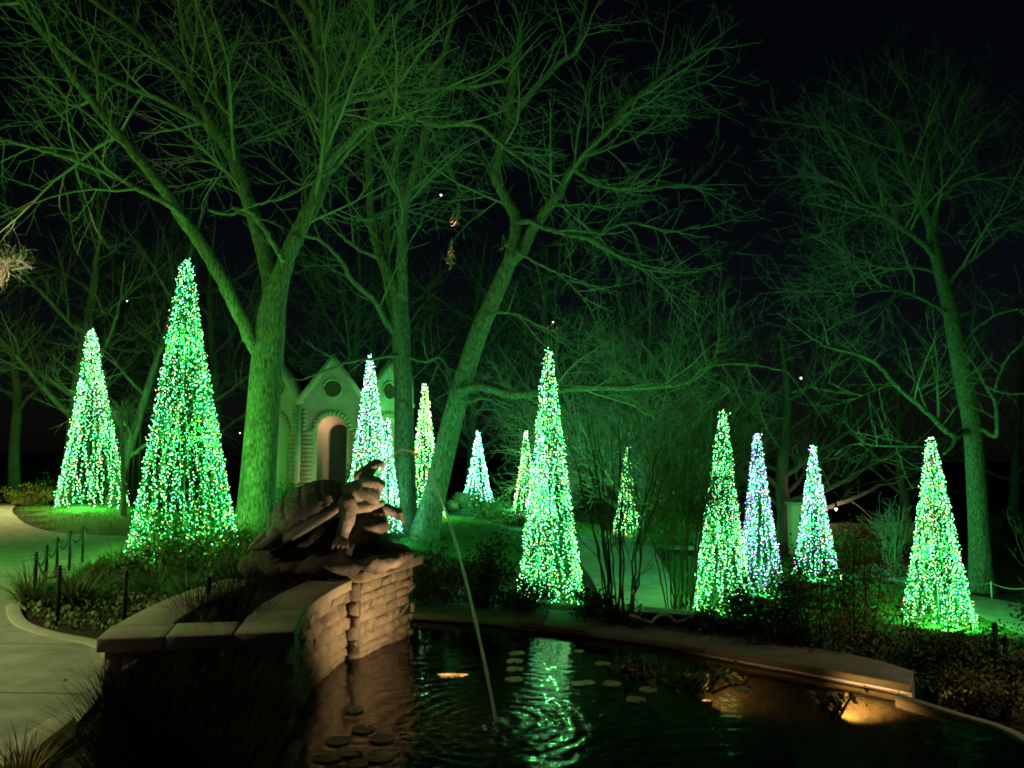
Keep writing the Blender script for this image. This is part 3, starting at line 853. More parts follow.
# ------------------------------------------------------------------ garden pavilion (eight gabled sides)
def arch_outline(w, h, n=14):
    """opening outline from bottom right, up, round arch, to bottom left (x, z)"""
    r = w / 2
    a = np.linspace(0, math.pi, n)
    return np.vstack([[r, 0], np.c_[r * np.cos(a), h - r + r * np.sin(a)], [-r, 0]])
pav_d = 22.0
pc = P(330, 522, pav_d); pbase = gz(pc[0], pc[1]) - .05
FWID = 1.86; APO = FWID / 2 * (1 + math.sqrt(2))
yaw = R(-9)
pav_c = np.array([pc[0] + math.sin(yaw) * APO, pc[1] + math.cos(yaw) * APO])
pav = empty('garden_pavilion', (pav_c[0], pav_c[1], pbase), 'small octagonal stone pavilion with pointed gables, round window and arched doorway', 'pavilion')
EAVE = 3.45; PEAK = EAVE + 1.22; OW, OH = .84, 3.05
for k in range(8):
    ang = -math.pi / 2 - yaw + k * math.pi / 4
    nrm = np.array([math.cos(ang), math.sin(ang), 0]); tan = np.array([-nrm[1], nrm[0], 0]); up = np.array([0, 0, 1.0])
    def L(x, z, o=0.0):
        x, z = np.asarray(x, float), np.asarray(z, float)
        return nrm * (APO + o) + tan * x[..., None] + up * z[..., None]
    hw = FWID / 2
    # gable wall with its opening cut through: ring of quads between the opening and the outline
    op = arch_outline(OW, OH); n = len(op)
    fr = []
    for x, z in op:
        if abs(x) >= OW / 2 - 1e-6 and z < OH - OW / 2 + .01:
            fr.append([math.copysign(hw, x), z])
        else:
            fr.append([hw * x / (OW / 2), EAVE])
    fr = np.array(fr)
    mb = MB()
    for o, fl in ((0, 1), (-.28, -1)):
        A = L(op[:, 0], op[:, 1], o); B = L(fr[:, 0], fr[:, 1], o)
        mb.strip(A if fl > 0 else B, B if fl > 0 else A)
    mb.strip(L(op[:, 0], op[:, 1], 0), L(op[:, 0], op[:, 1], -.28), 1)
    mb.add(L(np.array([-hw, hw, 0]), np.array([EAVE, EAVE, PEAK]), 0), None, [[0, 1, 2]])
    mb.add(L(np.array([-hw, hw, 0]), np.array([EAVE, EAVE, PEAK]), -.28), None, [[0, 2, 1]])
    w = mb.build('gable_wall', [M['trimstone'], M['plaster']], pav)
    # brick piers beside the opening, arch ring, raking coping, roundel
    for s_ in (-1, 1):
        mb = MB()
        for i in range(26):
            z0 = .05 + i * (EAVE - .25) / 26
            dx = .012 * (i % 2)
            xs = (OW / 2 + .09, hw - .10 - dx)
            cpos = L(np.array((xs[0] + xs[1]) / 2 * s_), np.array(z0 + .055), .012)
            if OH - OW / 2 < z0: xs = (OW / 2 + .28, hw - .10)
            cpos = L(np.array((xs[0] + xs[1]) / 2 * s_), np.array(z0 + .055), .012)
            mb.box(cpos, (xs[1] - xs[0], .05, .117), np.array([tan, nrm, up]))
        mb.build('brick_pier', M['brick'], pav)
    mb = MB()
    r0, r1 = OW / 2 + .005, OW / 2 + .16
    a = np.linspace(0, math.pi, 15)
    for a0, a1 in zip(a[:-1], a[1:]):
        a0 += .012; a1 -= .012
        zc = OH - OW / 2
        pp = [(r0, a0), (r1, a0), (r1, a1), (r0, a1)]
        f_ = np.array([L(np.array(r * math.cos(q_)), np.array(zc + r * math.sin(q_)), .05) for r, q_ in pp]); b_ = f_ - nrm * .06
        mb.add(np.vstack([f_, b_]), [[0, 1, 2, 3], [0, 4, 5, 1], [1, 5, 6, 2], [2, 6, 7, 3], [3, 7, 4, 0]])
    mb.build('arch_stones', M['brick'], pav)
    mb = MB()
    for s_ in (-1, 1):
        e0 = L(np.array(s_ * (hw + .02)), np.array(EAVE - .02), .03); e1 = L(np.array(0.0), np.array(PEAK + .06), .03)
        d = e1 - e0; ln = np.linalg.norm(d); d = d / ln; o3 = np.cross(d, nrm)
        mb.box((e0 + e1) / 2 - nrm * .1, (ln + .12, .34, .15), np.array([d, nrm, o3]))
    mb.build('gable_coping', M['trimstone'], pav)
    mb = MB()
    th = np.arange(28) * 2 * math.pi / 28
    mb.tube(L(.26 * np.cos(th), EAVE + .38 + .26 * np.sin(th), .02), .03, 6, closed=True)
    rd = mb.build('round_window', M['trimstone'], pav)
    mb = MB(); ctr = L(np.array(0.0), np.array(EAVE + .38), .006)
    mb.add(np.vstack([L(.25 * np.cos(th), EAVE + .38 + .25 * np.sin(th), .006), [ctr]]), None, [[i, (i + 1) % 28, 28] for i in range(28)])
    mb.build('pane', mat('roundel', (.10, .06, .04), .35, (.05, .03, .02), 6), rd)
    # corner pilaster and plinth course
    mb = MB(); mb.box(L(np.array(hw), np.array(EAVE / 2 - .05), .0), (.16, .14, EAVE - .06), np.array([tan, nrm, up])); mb.build('pilaster', M['trimstone'], pav)
    # roof wedge behind the gable
    mb = MB()
    apex = np.array([0, 0, EAVE + .35])
    mb.add(np.vstack([L(np.array([-hw, 0, hw]), np.array([EAVE, PEAK, EAVE]), -.02), [apex]]), None, [[0, 1, 3], [1, 2, 3]])
    mb.build('roof', M['slate'], pav)
    if k != 0:
        # closed sides: recessed panel with a slim dark window
        mb = MB(); mb.box(L(np.array(0.0), np.array(OH / 2), -.20), (OW + .02, .06, OH + .01), np.array([tan, nrm, up]))
        mb.build('niche_panel', M['plaster'], pav)
mb = MB(); th = np.arange(8) * math.pi / 4 + math.pi / 8 - yaw
mb.prism(np.c_[np.cos(th), np.sin(th)] * (FWID / 2 / math.sin(math.pi / 8) + .1), -.4, .04); mb.build('floor', M['trimstone'], pav)
mb = MB(); mb.prism(np.c_[np.cos(th), np.sin(th)] * (FWID / 2 / math.sin(math.pi / 8) - .3), EAVE, EAVE + .04); mb.build('ceiling', M['plaster'], pav)
# vestibule: plaster wall behind the doorway with a black panel standing for the darkness of an inner doorway to the right, lit by a small lantern
nrm = np.array([math.cos(-math.pi / 2 - yaw), math.sin(-math.pi / 2 - yaw), 0]); tan = np.array([-nrm[1], nrm[0], 0]); up = np.array([0, 0, 1.0])
fc = nrm * (APO - 1.15)
mb = MB(); mb.box(fc + up * 1.7, (2.6, .12, 3.4), np.array([tan, nrm, up])); mb.build('inner_wall', M['plaster'], pav)
dr = arch_outline(.62, 2.86, 12); fr = fc + nrm * .075 + tan * .16
mb = MB(); v = np.array([fr + tan * x + up * z for x, z in dr]); n_ = len(v)
mb.add(np.vstack([v, [v.mean(0)]]), None, [[i, (i + 1) % n_, n_] for i in range(n_)])
mb.build('dark_doorway', M['blackmetal'], pav)
mb = MB(); mb.tube(v + nrm * .02, .035, 6); mb.build('door_surround', M['trimstone'], pav)
lp = fc + nrm * .55 - tan * .42 + up * 3.2
mb = MB(); mb.tube([lp + up * .7, lp + up * .1], .01, 5); mb.box(lp, (.12, .12, .18)); mb.build('lantern', M['lamp_small'], pav)
lamp('lantern_light', 'POINT', lp - up * .18, 9, (1, .62, .36), .06, pav)

# ------------------------------------------------------------------ light trees
POWER = .5
def light_tree(px, top, base, d, hwpx, mix, label, power, colr, ns=24, lean=0, step=.046, bulb=None, axis_px=None):
    """cone of light strings hung from a pole: mix = weights of green, teal, warm, white, lime, violet, red bulbs"""
    g = np.random.default_rng(int(px * 7 + top))
    b = P(px, base, d); t_ = P(px + lean, top, d)
    Hh = t_[2] - b[2]; rad = .95 * hwpx * d / F
    root = empty('light_tree', (b[0], b[1], b[2]), label, 'light tree', 'cone light trees in the garden')
    br = bulb or max(.0045, .39 * d / F)
    mats = [M['wire'], M['green_bulb'], M['teal_bulb'], M['warm_bulb'], M['white_bulb'], M['lime_bulb'], M['violet_bulb'], M['red_bulb']]
    mix = np.array(mix, float) / sum(mix)
    tilt = np.array([(t_[0] - b[0]), 0, 0])
    strands = []
    for k in range(ns):
        a = 2 * math.pi * (k + g.uniform(-.25, .25)) / ns
        u = np.linspace(0, 1, 26)
        rr = rad * ((1 - u) * .93 + .07) * (1 - .06 * np.sin(u * math.pi))
        aa = a + .10 * np.sin(u * 7 + k) + .05 * np.sin(u * 23 + k * 2)
        low = g.uniform(0, .05)
        pts = np.stack([rr * np.cos(aa), rr * np.sin(aa), Hh * (low + (1 - low) * u)], -1) + tilt * u[:, None]
        pts[1:-1] += g.normal(0, .012, (24, 3)) * [1, 1, 0]
        mb = MB(); mb.tube(pts, .0065, 3, 0)
        strands.append(pts)
        m_ = max(6, int(1.75 * Hh / (step * max(1, (d / 15) ** 1.1)) * g.uniform(.92, 1.05)))
        uu = np.sort(np.clip((np.arange(m_) + g.uniform(-.4, .4, m_)) / m_, 0, 1))
        # fewer bulbs survive the crowding at the tip
        keep = g.uniform(size=m_) < np.clip(1.35 - uu * .75, .35, 1)
        uu = uu[keep]
        c_ = np.stack([np.interp(uu, u, pts[:, j]) for j in range(3)], -1) + g.normal(0, .022, (len(uu), 3)) * min(1, rad / .7)
        mb.octas(c_, br * g.uniform(.55, 1.35, len(uu)), g.choice(7, len(uu), p=mix) + 1)
        mb.build('light_string', mats, root)
    mb = MB()   # mesh of wires added to imitate the green glow between the bulbs
    for k in range(ns):
        p0, p1 = strands[k], strands[(k + 1) % ns]
        for sh in (0, 1):
            z_ = np.empty((25, 3)); z_[sh::2] = p0[sh:25:2]; z_[1 - sh::2] = p1[1 - sh:25:2]
            mb.tube(z_, .004, 3)
    mb.build('glow_net', M['wire'], root)
    th = np.arange(32) * 2 * math.pi / 32
    for q_ in (1.0, .6, .25):
        mb = MB(); z_ = Hh * (1 - q_) + .06; mb.tube(np.c_[rad * q_ * .96 * np.cos(th), rad * q_ * .96 * np.sin(th), np.full(32, z_)] + tilt * (z_ / Hh), .007, 4, closed=True)
        mb.build('hoop', M['frame'], root)
    mb = MB(); mb.tube([(0, 0, -.1), (tilt[0], 0, Hh)], [.02, .012], 8, cap=True)
    for q_ in range(6):
        a = q_ * math.pi / 3; mb.tube([(rad * .95 * math.cos(a), rad * .95 * math.sin(a), .06), (0, 0, .08)], .008, 4)
    mb.build('pole', M['blackmetal'], root)
    mb = MB(); mb.octas(np.array([tilt[0], 0, Hh]) + g.normal(0, .035, (16, 3)), br * 1.2, g.choice(7, 16, p=mix) + 1)
    mb.build('tip_bulbs', mats, root)
    for q_, e in ((.09, .50), (.40, .30), (.72, .20)):
        # the strings' own light, gathered on the pole
        o = lamp('string_light', 'POINT', (tilt[0] * q_ + rad * (1 - q_) * .5 * math.cos(q_ * 9 - 2.3), rad * (1 - q_) * .5 * math.sin(q_ * 9 - 2.3), Hh * q_), POWER * power * e, colr, max(.02, br), root)
    return root
#            green teal warm white lime violet red
light_tree(92, 331, 508, 21.0, 34, (5, 1.5, .8, 1.5, 2.5, 0, .2), 'slim dense light tree on the lawn beside the pale path, left of the tallest one', 900, GN, 26)
light_tree(184, 264, 562, 11.5, 54, (4, 4, 1.5, .8, .8, 0, .25), 'tallest light tree, green and amber bulbs, standing in the leafy bed before the big trunk', 720, GR, 34, 2, .05)
light_tree(370, 359, 520, 19.0, 27, (1.2, 2.5, .4, 4, .3, .6, .2), 'icy white light tree in front of the pavilion doorway', 120, WH, 22)
light_tree(388, 421, 534, 15.4, 15, (.5, 2, .2, 4, .2, 1.0, .2), 'short narrow white light tree behind the turtle head', 120, WH, 14)
light_tree(425, 387, 518, 22.0, 21, (2, 1, 1.4, 1, 3.5, 0, .3), 'lime light tree seen between the twin trunk and the leaning trunk', 800, GN, 20)
light_tree(478, 433, 503, 30.0, 16, (.5, 2.5, .1, 5, .2, .3, 0), 'smallest pale blue white light tree far back past the leaning trunk', 900, WH, 18)
light_tree(526, 433, 518, 26.0, 15, (2, 1.5, 1, 1, 3, 0, .2), 'small lime light tree just left of the tall one by the pond', 700, GN, 16)
light_tree(541, 432, 520, 22.0, 16, (.5, 2.5, .3, 4, .2, .2, 0), 'white light tree mostly hidden behind the tall one by the pond', 700, WH, 16)
light_tree(551, 353, 606, 12.5, 35, (4.5, 3, 1.1, .8, 1.6, 0, .2), 'tall slender light tree right behind the pond coping', 480, GN, 28, -3, .043)
light_tree(627, 449, 534, 24.0, 14, (2, 1, 1, .4, 3, 0, .2), 'small light tree seen through the bare many-stemmed shrub', 200, GN, 14)
light_tree(721, 414, 616, 13.5, 31, (4, 2.6, .9, .8, 1.8, 0, .15), 'green and lime light tree overlapping a violet one, left of the pair', 380, GN, 28, 2, .045)
light_tree(761, 435, 600, 15.5, 25, (1, 2.0, .2, 2, .2, 4.6, .1), 'violet and white light tree close behind the green and lime one', 350, TE, 22, -4)
light_tree(816, 448, 582, 18.0, 23, (1, 3, .3, 2.2, .2, 1.8, .3), 'teal and violet light tree behind the tall brown shrub', 350, TE, 22, -3)
light_tree(939, 439, 628, 14.5, 34, (4, 2.4, .9, 1, 2.2, 0, .35), 'rightmost light tree, green with red bulbs, beside the tall bare tree', 800, GN, 30, -8, .048)

# ------------------------------------------------------------------ trees
class Tree:
    def __init__(s, root, seed, bark, twig, rmin=.004, dens=1.0, trop=.05, sides=8):
        s.root = root; s.g = np.random.default_rng(seed); s.bark = bark; s.twig = twig; s.rmin = rmin; s.dens = dens; s.trop = trop; s.crown = MB(); s.sides = sides
        s.o = np.array(root.location)
        s.minlen = .22
    def walk(s, p, d, L, n, wob):
        pts = [p]; d = d / np.linalg.norm(d)
        for _ in range(n):
            d = d + s.g.normal(0, wob, 3) + [0, 0, s.trop]
            d /= np.linalg.norm(d)
            p = p + d * L / n; pts.append(p)
        return np.array(pts)
    def sprout(s, pts, rad, lvl, L0, maxlvl, t0=.15, num=None):
        """side branches along a limb"""
        g = s.g
        seg = np.linalg.norm(np.diff(pts, axis=0), axis=1); cum = np.r_[0, np.cumsum(seg)]; L = cum[-1]
        n = num if num is not None else max(2, int(L * s.dens * (3.2, 4.4, 5.0, 5.5)[min(lvl, 3)]))
        n = min(n, 60)
        us = t0 + (1 - t0) * (np.arange(n) + g.uniform(0, 1, n)) / n
        for u in us:
            x = u * L
            p = np.array([np.interp(x, cum, pts[:, k]) for k in range(3)])
            i = min(np.searchsorted(cum, x, 'right') - 1, len(seg) - 1)
            tdir = (pts[i + 1] - pts[i]) / (seg[i] + 1e-9)
            r = np.interp(x, cum, rad)
            rv = g.normal(size=3); rv -= tdir * (rv @ tdir); rv /= np.linalg.norm(rv) + 1e-9
            a = g.uniform(.45, 1.15)
            d = tdir * math.cos(a) + rv * math.sin(a)
            bl = L0 * g.uniform(.45, 1.15) * (1.15 - .55 * u)
            br = max(s.rmin, min(r * .62, bl * .012 + s.rmin * .5))
            if bl < s.minlen: continue
            m = 6 if bl > 1 else 4
            q = s.walk(p, d, bl, m, .12 if bl > .6 else .10)
            rr = np.linspace(br, max(s.rmin * .55, br * .25), m + 1)
            s.crown.tube(q - s.o, rr, 5 if br > .02 else 3)
            if lvl < maxlvl:
                s.sprout(q, rr, lvl + 1, bl * .62, maxlvl, .12)
    def limb(s, pts, r0, r1, name='limb', spr=2.2, maxlvl=3, t0=.2, jit=.007, num=None):
        p = smooth_curve(pts, 7)
        p[1:-1] += s.g.normal(0, jit, (len(p) - 2, 3))
        rad = np.linspace(r0, r1, len(p)) * (1 + s.g.normal(0, .03, len(p)))
        mb = MB(); mb.tube(p - s.o, rad, s.sides, cap=True)
        mb.build(name, s.bark, s.root, smooth=True)
        if spr: s.sprout(p, rad, 0, spr, maxlvl, t0, num)
        return p
    def done(s):
        s.crown.build('crown', s.twig, s.root)

def trunk(tree, pts, rads, spr=0, flare=1.35, sides=16):
    p = smooth_curve(pts, 8); n = len(p)
    rad = np.interp(np.linspace(0, 1, n), np.linspace(0, 1, len(rads)), rads)
    z = p[:, 2] - p[0, 2]
    rad = rad * (1 + (flare - 1) * np.exp(-np.maximum(z, 0) / .35))
    p[0, 2] -= .15
    mb = MB(); mb.tube(p - tree.o, rad, sides, cap=True)
    mb.build('trunk', tree.bark, tree.root, smooth=True)
    return p
def px3(lst, d0, d1=None):
    d1 = d0 if d1 is None else d1
    n = len(lst)
    return [P(x, y, d0 + (d1 - d0) * i / max(1, n - 1)) for i, (x, y) in enumerate(lst)]

# big forked tree on the left
D = 13.0
r = empty('bare_tree', on_ground(256, 540, D), 'largest bare tree, thick mottled trunk forking low, behind the tallest light tree', 'tree', 'bare trees')
t1 = Tree(r, 1, M['bark'], M['twig'], .0034, .9, .03)
trunk(t1, px3([(254, 545), (258, 480), (264, 400), (269, 340), (273, 305), (283, 270), (297, 235)], D), [.32, .29, .275, .265, .25, .20, .14, .08])
t1.limb(px3([(268, 365), (254, 345), (238, 312), (218, 272), (198, 240), (180, 215)], D, 12.4), .13, .10, spr=0)
t1.limb(px3([(180, 215), (160, 185), (130, 148), (95, 105), (68, 70), (42, 28), (12, -10), (-20, -60)], 12.4, 11.4), .095, .035, spr=2.6)
t1.limb(px3([(186, 222), (172, 207), (140, 190), (105, 172), (68, 158), (25, 145), (-20, 135)], 12.3, 10.8), .055, .022, spr=1.8)
t1.limb(px3([(272, 305), (268, 270), (258, 232), (245, 192), (230, 152), (212, 125), (195, 98), (175, 70), (140, 35), (90, -2), (40, -40)], D, 14), .155, .035, spr=2.6)
t1.limb(px3([(212, 128), (190, 116), (160, 100), (110, 78), (50, 40), (8, 0), (-30, -30)], 13.6, 12.5), .06, .025, spr=1.8)
t1.limb(px3([(238, 168), (226, 120), (210, 75), (190, 35), (172, -5), (160, -40)], 13.4, 14.8), .08, .035, spr=2.2)
t1.limb(px3([(273, 310), (283, 270), (297, 235), (315, 200), (326, 165), (325, 120), (319, 60), (314, 0), (312, -60)], D, 13.6), .17, .08, spr=3.0)
t1.limb(px3([(210, 210), (230, 214), (252, 206), (285, 197), (312, 183), (340, 165)], 12.2, 11.8), .03, .014, spr=1.4)
t1.limb(px3([(284, 262), (270, 238), (252, 213), (232, 208)], 12.7, 12.2), .05, .03, spr=1.2)
t1.limb(px3([(326, 165), (342, 150), (358, 133), (378, 121), (409, 117), (437, 125), (476, 125), (503, 146), (530, 165), (565, 185)], 13.2, 12), .07, .025, spr=2.0)
t1.limb(px3([(324, 120), (340, 104), (380, 96), (425, 90), (470, 86), (510, 80)], 13.2, 12), .07, .025, spr=2.2)
t1.limb(px3([(325, 100), (345, 70), (375, 45), (400, 15), (430, -20)], 13.2, 13.8), .09, .04, spr=2.6)
t1.limb(px3([(320, 70), (300, 40), (280, 10), (265, -40)], 13.3, 13.8), .07, .03, spr=2.4)
t1.limb(px3([(315, 20), (290, -20), (270, -60)], 13.4, 13.8), .07, .03, spr=2.4)
t1.done()

# twin-stemmed tree in the middle
D = 16.5
r = empty('bare_tree', on_ground(404, 530, D), 'straight twin-stemmed bare tree in front of the pavilion, beside the icy light trees', 'tree', 'bare trees')
t2 = Tree(r, 2, M['bark'], M['twig'], .0040, .8, .04)
trunk(t2, px3([(404, 533), (403, 460), (402, 380), (399, 330), (396, 300), (390, 278), (380, 255)], D), [.20, .18, .175, .17, .15, .11, .06])
trunk(t2, px3([(410, 533), (408, 460), (406, 400), (404, 330), (403, 295), (402, 260)], D + .2), [.17, .15, .14, .13, .10, .06], flare=1.1)
t2.limb(px3([(398, 310), (392, 285), (380, 255), (372, 225), (370, 195), (368, 150), (372, 100), (368, 40)], D, 17.5), .13, .05, spr=2.6)
t2.limb(px3([(402, 300), (402, 255), (403, 215), (413, 176), (424, 140), (432, 110), (440, 70), (452, 20)], D, 16), .13, .05, spr=2.6)
t2.limb(px3([(400, 320), (390, 300), (387, 250), (388, 200), (398, 140), (402, 80)], D, 18), .10, .04, spr=2.4)
t2.limb(px3([(397, 335), (386, 322), (374, 300), (352, 280), (342, 262), (323, 242), (305, 236)], D, 15.4), .075, .03, spr=1.8)
t2.limb(px3([(402, 355), (385, 357), (350, 362), (318, 374), (300, 380)], D - .1, 15.6), .04, .015, spr=1.3)
t2.limb(px3([(408, 357), (425, 362), (440, 358), (450, 375), (455, 400)], D, 15), .035, .012, spr=1.1)
t2.limb(px3([(378, 258), (360, 250), (340, 235), (320, 215)], D, 16), .05, .02, spr=1.8)
t2.done()

# leaning tree
D = 16.0
r = empty('bare_tree', on_ground(428, 533, D), 'leaning bare tree with crooked upper limbs, just right of the twin-stemmed one', 'tree', 'bare trees')
t3 = Tree(r, 3, M['bark'], M['twig'], .0040, .9, .02)
trunk(t3, px3([(424, 535), (436, 490), (450, 430), (462, 385), (478, 335), (493, 300), (505, 272), (511, 258), (514, 240)], D, 15.5), [.27, .23, .22, .2, .19, .175, .16, .14, .07], flare=1.2)
t3.limb(px3([(510, 262), (514, 240), (516, 219), (507, 200), (495, 176), (499, 155), (503, 140), (509, 121), (511, 95), (518, 60), (522, 20)], 15.5, 15.5), .14, .05, spr=2.4)
t3.limb(px3([(511, 121), (530, 94), (558, 64), (576, 50), (583, 16), (590, -20)], 15.5, 14.8), .08, .03, spr=2.2)
t3.limb(px3([(509, 262), (523, 250), (534, 227), (558, 195), (573, 168), (609, 129), (628, 105), (675, 66), (705, 50)], 15.5, 15.0), .13, .035, spr=2.6)
t3.limb(px3([(517, 222), (530, 222), (542, 227), (565, 234), (593, 238), (610, 228), (636, 223), (670, 232), (700, 225)], 15.4, 14.4), .06, .02, spr=2.0)
t3.limb(px3([(590, 238), (610, 250), (630, 263), (651, 270), (690, 272), (725, 262)], 14.7, 14), .04, .014, spr=1.8)
t3.limb(px3([(573, 170), (600, 185), (640, 190), (680, 185), (715, 190)], 15.2, 14.6), .045, .015, spr=2.0)
t3.limb(px3([(515, 250), (535, 262), (560, 275), (585, 300), (600, 330)], 15.3, 14.4), .035, .012, spr=1.5)
t3.limb(px3([(460, 391), (478, 386), (494, 390), (515, 395), (538, 393), (582, 388), (637, 387), (660, 386), (684, 383), (700, 375), (714, 365), (750, 364), (790, 372)], 15.6, 13.6), .10, .02, spr=1.9)
t3.limb(px3([(711, 364), (716, 352), (720, 335), (728, 315), (740, 300)], 14, 13.6), .03, .012, spr=1.4)
t3.limb(px3([(455, 398), (470, 402), (482, 398), (500, 405), (520, 420)], 15.7, 15.2), .05, .015, spr=1.3)
t3.limb(px3([(485, 318), (500, 312), (520, 316), (545, 330), (565, 345)], 15.5, 15), .04, .014, spr=1.5)
t3.done()

# tall tree on the right
D = 18.0
r = empty('bare_tree', on_ground(981, 590, D), 'tall bare tree on the right with a smooth straight trunk beside the right path', 'tree', 'bare trees')
t4 = Tree(r, 4, M['bark'], M['twig'], .0045, .85, .03)
trunk(t4, px3([(982, 593), (979, 535), (976, 476), (972, 425), (962, 374), (955, 335), (948, 300), (936, 254), (928, 213)], D), [.25, .22, .21, .2, .195, .185, .17, .145, .09])
t4.limb(px3([(933, 235), (922, 203), (915, 184), (908, 165), (903, 145), (893, 121), (880, 112), (874, 109)], D, 18), .10, .03, spr=2.6)
t4.limb(px3([(933, 240), (938, 203), (948, 191), (964, 180), (999, 178), (1030, 176)], D, 17), .08, .025, spr=2.4)
t4.limb(px3([(932, 235), (930, 190), (928, 160), (932, 120), (938, 75)], D, 18.5), .10, .03, spr=3.4)
t4.limb(px3([(948, 191), (955, 160), (958, 125), (966, 90)], 17.8, 17.5), .06, .02, spr=2.4)
t4.limb(px3([(937, 260), (922, 242), (905, 230), (890, 218), (878, 207), (866, 192), (858, 176), (850, 156), (835, 129)], D, 16.8), .08, .02, spr=3.2)
t4.limb(px3([(878, 207), (862, 203), (845, 186), (825, 178), (800, 170)], 17.3, 16.8), .04, .012, spr=2.6)
t4.limb(px3([(890, 218), (865, 210), (835, 195), (812, 196)], 17.3, 18), .035, .012, spr=2.6)
t4.limb(px3([(972, 432), (962, 433), (955, 436), (943, 428), (929, 414), (900, 389), (885, 373), (870, 359), (841, 350), (820, 345)], D, 16.4), .085, .025, spr=2.6)
t4.limb(px3([(956, 436), (952, 446), (944, 454)], 17.6, 17.4), .05, .03, spr=0)
t4.limb(px3([(935, 449), (926, 447), (905, 446), (882, 446), (862, 444), (847, 446), (835, 455)], 17.4, 16), .035, .012, spr=1.5)
t4.limb(px3([(975, 428), (985, 431), (996, 436), (997, 418), (994, 400), (985, 385), (975, 366), (962, 350)], D - .1, 17), .06, .02, spr=1.2)
t4.limb(px3([(993, 395), (998, 380), (1005, 362), (1015, 350), (1026, 342), (1050, 330)], 17.4, 16.5), .035, .014, spr=1.4)
t4.limb(px3([(985, 385), (1000, 392), (1025, 394), (1050, 388)], 17.2, 16.5), .03, .012, spr=1.3)
t4.limb(px3([(945, 290), (960, 270), (985, 250), (1015, 225), (1050, 215)], D, 17), .05, .018, spr=3.0)
t4.limb(px3([(950, 315), (925, 300), (895, 290), (860, 295), (830, 310)], D, 16.8), .05, .014, spr=2.8)
t4.limb(px3([(957, 350), (980, 325), (1010, 310), (1040, 312)], D, 17), .045, .014, spr=2.6)
t4.limb(px3([(942, 275), (920, 268), (890, 268), (850, 262), (815, 270)], D, 18.5), .045, .013, spr=2.8)
t4.done()

# further trees, each with its own habit
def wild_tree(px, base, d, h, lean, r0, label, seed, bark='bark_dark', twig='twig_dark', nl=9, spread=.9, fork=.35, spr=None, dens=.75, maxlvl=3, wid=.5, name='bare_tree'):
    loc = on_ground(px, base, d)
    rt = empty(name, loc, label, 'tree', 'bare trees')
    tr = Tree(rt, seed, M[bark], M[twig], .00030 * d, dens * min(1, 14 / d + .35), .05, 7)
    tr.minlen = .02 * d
    g = tr.g
    b = np.array(loc)
    top = b + np.array([lean, g.normal(0, .4), h * .8])
    mid = b + (top - b) * fork + [g.normal(0, .12), 0, 0]
    p = trunk(tr, [b, b + (mid - b) * .5 + g.normal(0, .06, 3), mid, mid + (top - mid) * .5 + g.normal(0, .2, 3), top], [r0, r0 * .85, r0 * .75, r0 * .45, r0 * .14], flare=1.3, sides=10)
    tr.sprout(p, np.linspace(r0 * .6, r0 * .1, len(p)), 1, h * .16, maxlvl, .5, 10)
    for k in range(nl):
        u = fork * .85 + (1 - fork) * .8 * k / nl
        i = int(u * (len(p) - 1)); a = k * 2.4 + g.uniform(-.5, .5)
        L = h * wid * (1.05 - .6 * u) * g.uniform(.8, 1.15)
        d_ = np.array([math.cos(a) * spread, math.sin(a) * spread, g.uniform(.35, .85)])
        q = tr.walk(p[i], d_, L, 6, .13)
        tr.limb(q, r0 * .42 * (1.1 - .6 * u), r0 * .07, spr=spr or h * .19, maxlvl=maxlvl, t0=.15, jit=.01)
    tr.done()
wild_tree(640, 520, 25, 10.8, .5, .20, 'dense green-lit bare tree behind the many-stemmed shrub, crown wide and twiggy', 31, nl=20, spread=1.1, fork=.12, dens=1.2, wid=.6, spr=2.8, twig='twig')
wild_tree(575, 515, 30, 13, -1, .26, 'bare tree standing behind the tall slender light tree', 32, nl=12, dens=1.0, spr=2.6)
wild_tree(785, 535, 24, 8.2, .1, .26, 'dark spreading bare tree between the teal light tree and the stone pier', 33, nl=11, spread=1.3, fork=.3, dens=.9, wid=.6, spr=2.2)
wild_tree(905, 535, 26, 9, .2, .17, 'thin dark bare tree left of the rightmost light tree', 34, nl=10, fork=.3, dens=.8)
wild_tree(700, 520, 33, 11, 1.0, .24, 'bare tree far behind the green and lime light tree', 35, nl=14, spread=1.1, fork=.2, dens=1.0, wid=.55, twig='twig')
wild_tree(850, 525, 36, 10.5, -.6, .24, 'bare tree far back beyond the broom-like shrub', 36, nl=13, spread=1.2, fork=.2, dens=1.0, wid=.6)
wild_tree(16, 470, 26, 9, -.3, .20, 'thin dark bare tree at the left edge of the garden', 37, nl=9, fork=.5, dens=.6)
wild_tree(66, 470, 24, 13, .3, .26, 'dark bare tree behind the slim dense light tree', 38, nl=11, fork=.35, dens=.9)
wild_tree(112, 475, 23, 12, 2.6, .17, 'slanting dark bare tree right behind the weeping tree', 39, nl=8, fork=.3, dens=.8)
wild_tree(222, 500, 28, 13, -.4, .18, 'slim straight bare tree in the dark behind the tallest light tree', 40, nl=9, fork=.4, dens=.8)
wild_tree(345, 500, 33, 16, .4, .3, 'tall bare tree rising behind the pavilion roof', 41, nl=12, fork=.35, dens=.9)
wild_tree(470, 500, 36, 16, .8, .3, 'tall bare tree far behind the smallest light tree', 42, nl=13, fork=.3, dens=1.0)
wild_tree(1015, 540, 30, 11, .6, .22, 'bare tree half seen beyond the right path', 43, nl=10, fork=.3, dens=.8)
wild_tree(140, 470, 38, 18, -1, .32, 'tall bare tree deep in the dark behind the left lawn', 44, nl=13, fork=.35, dens=.8)

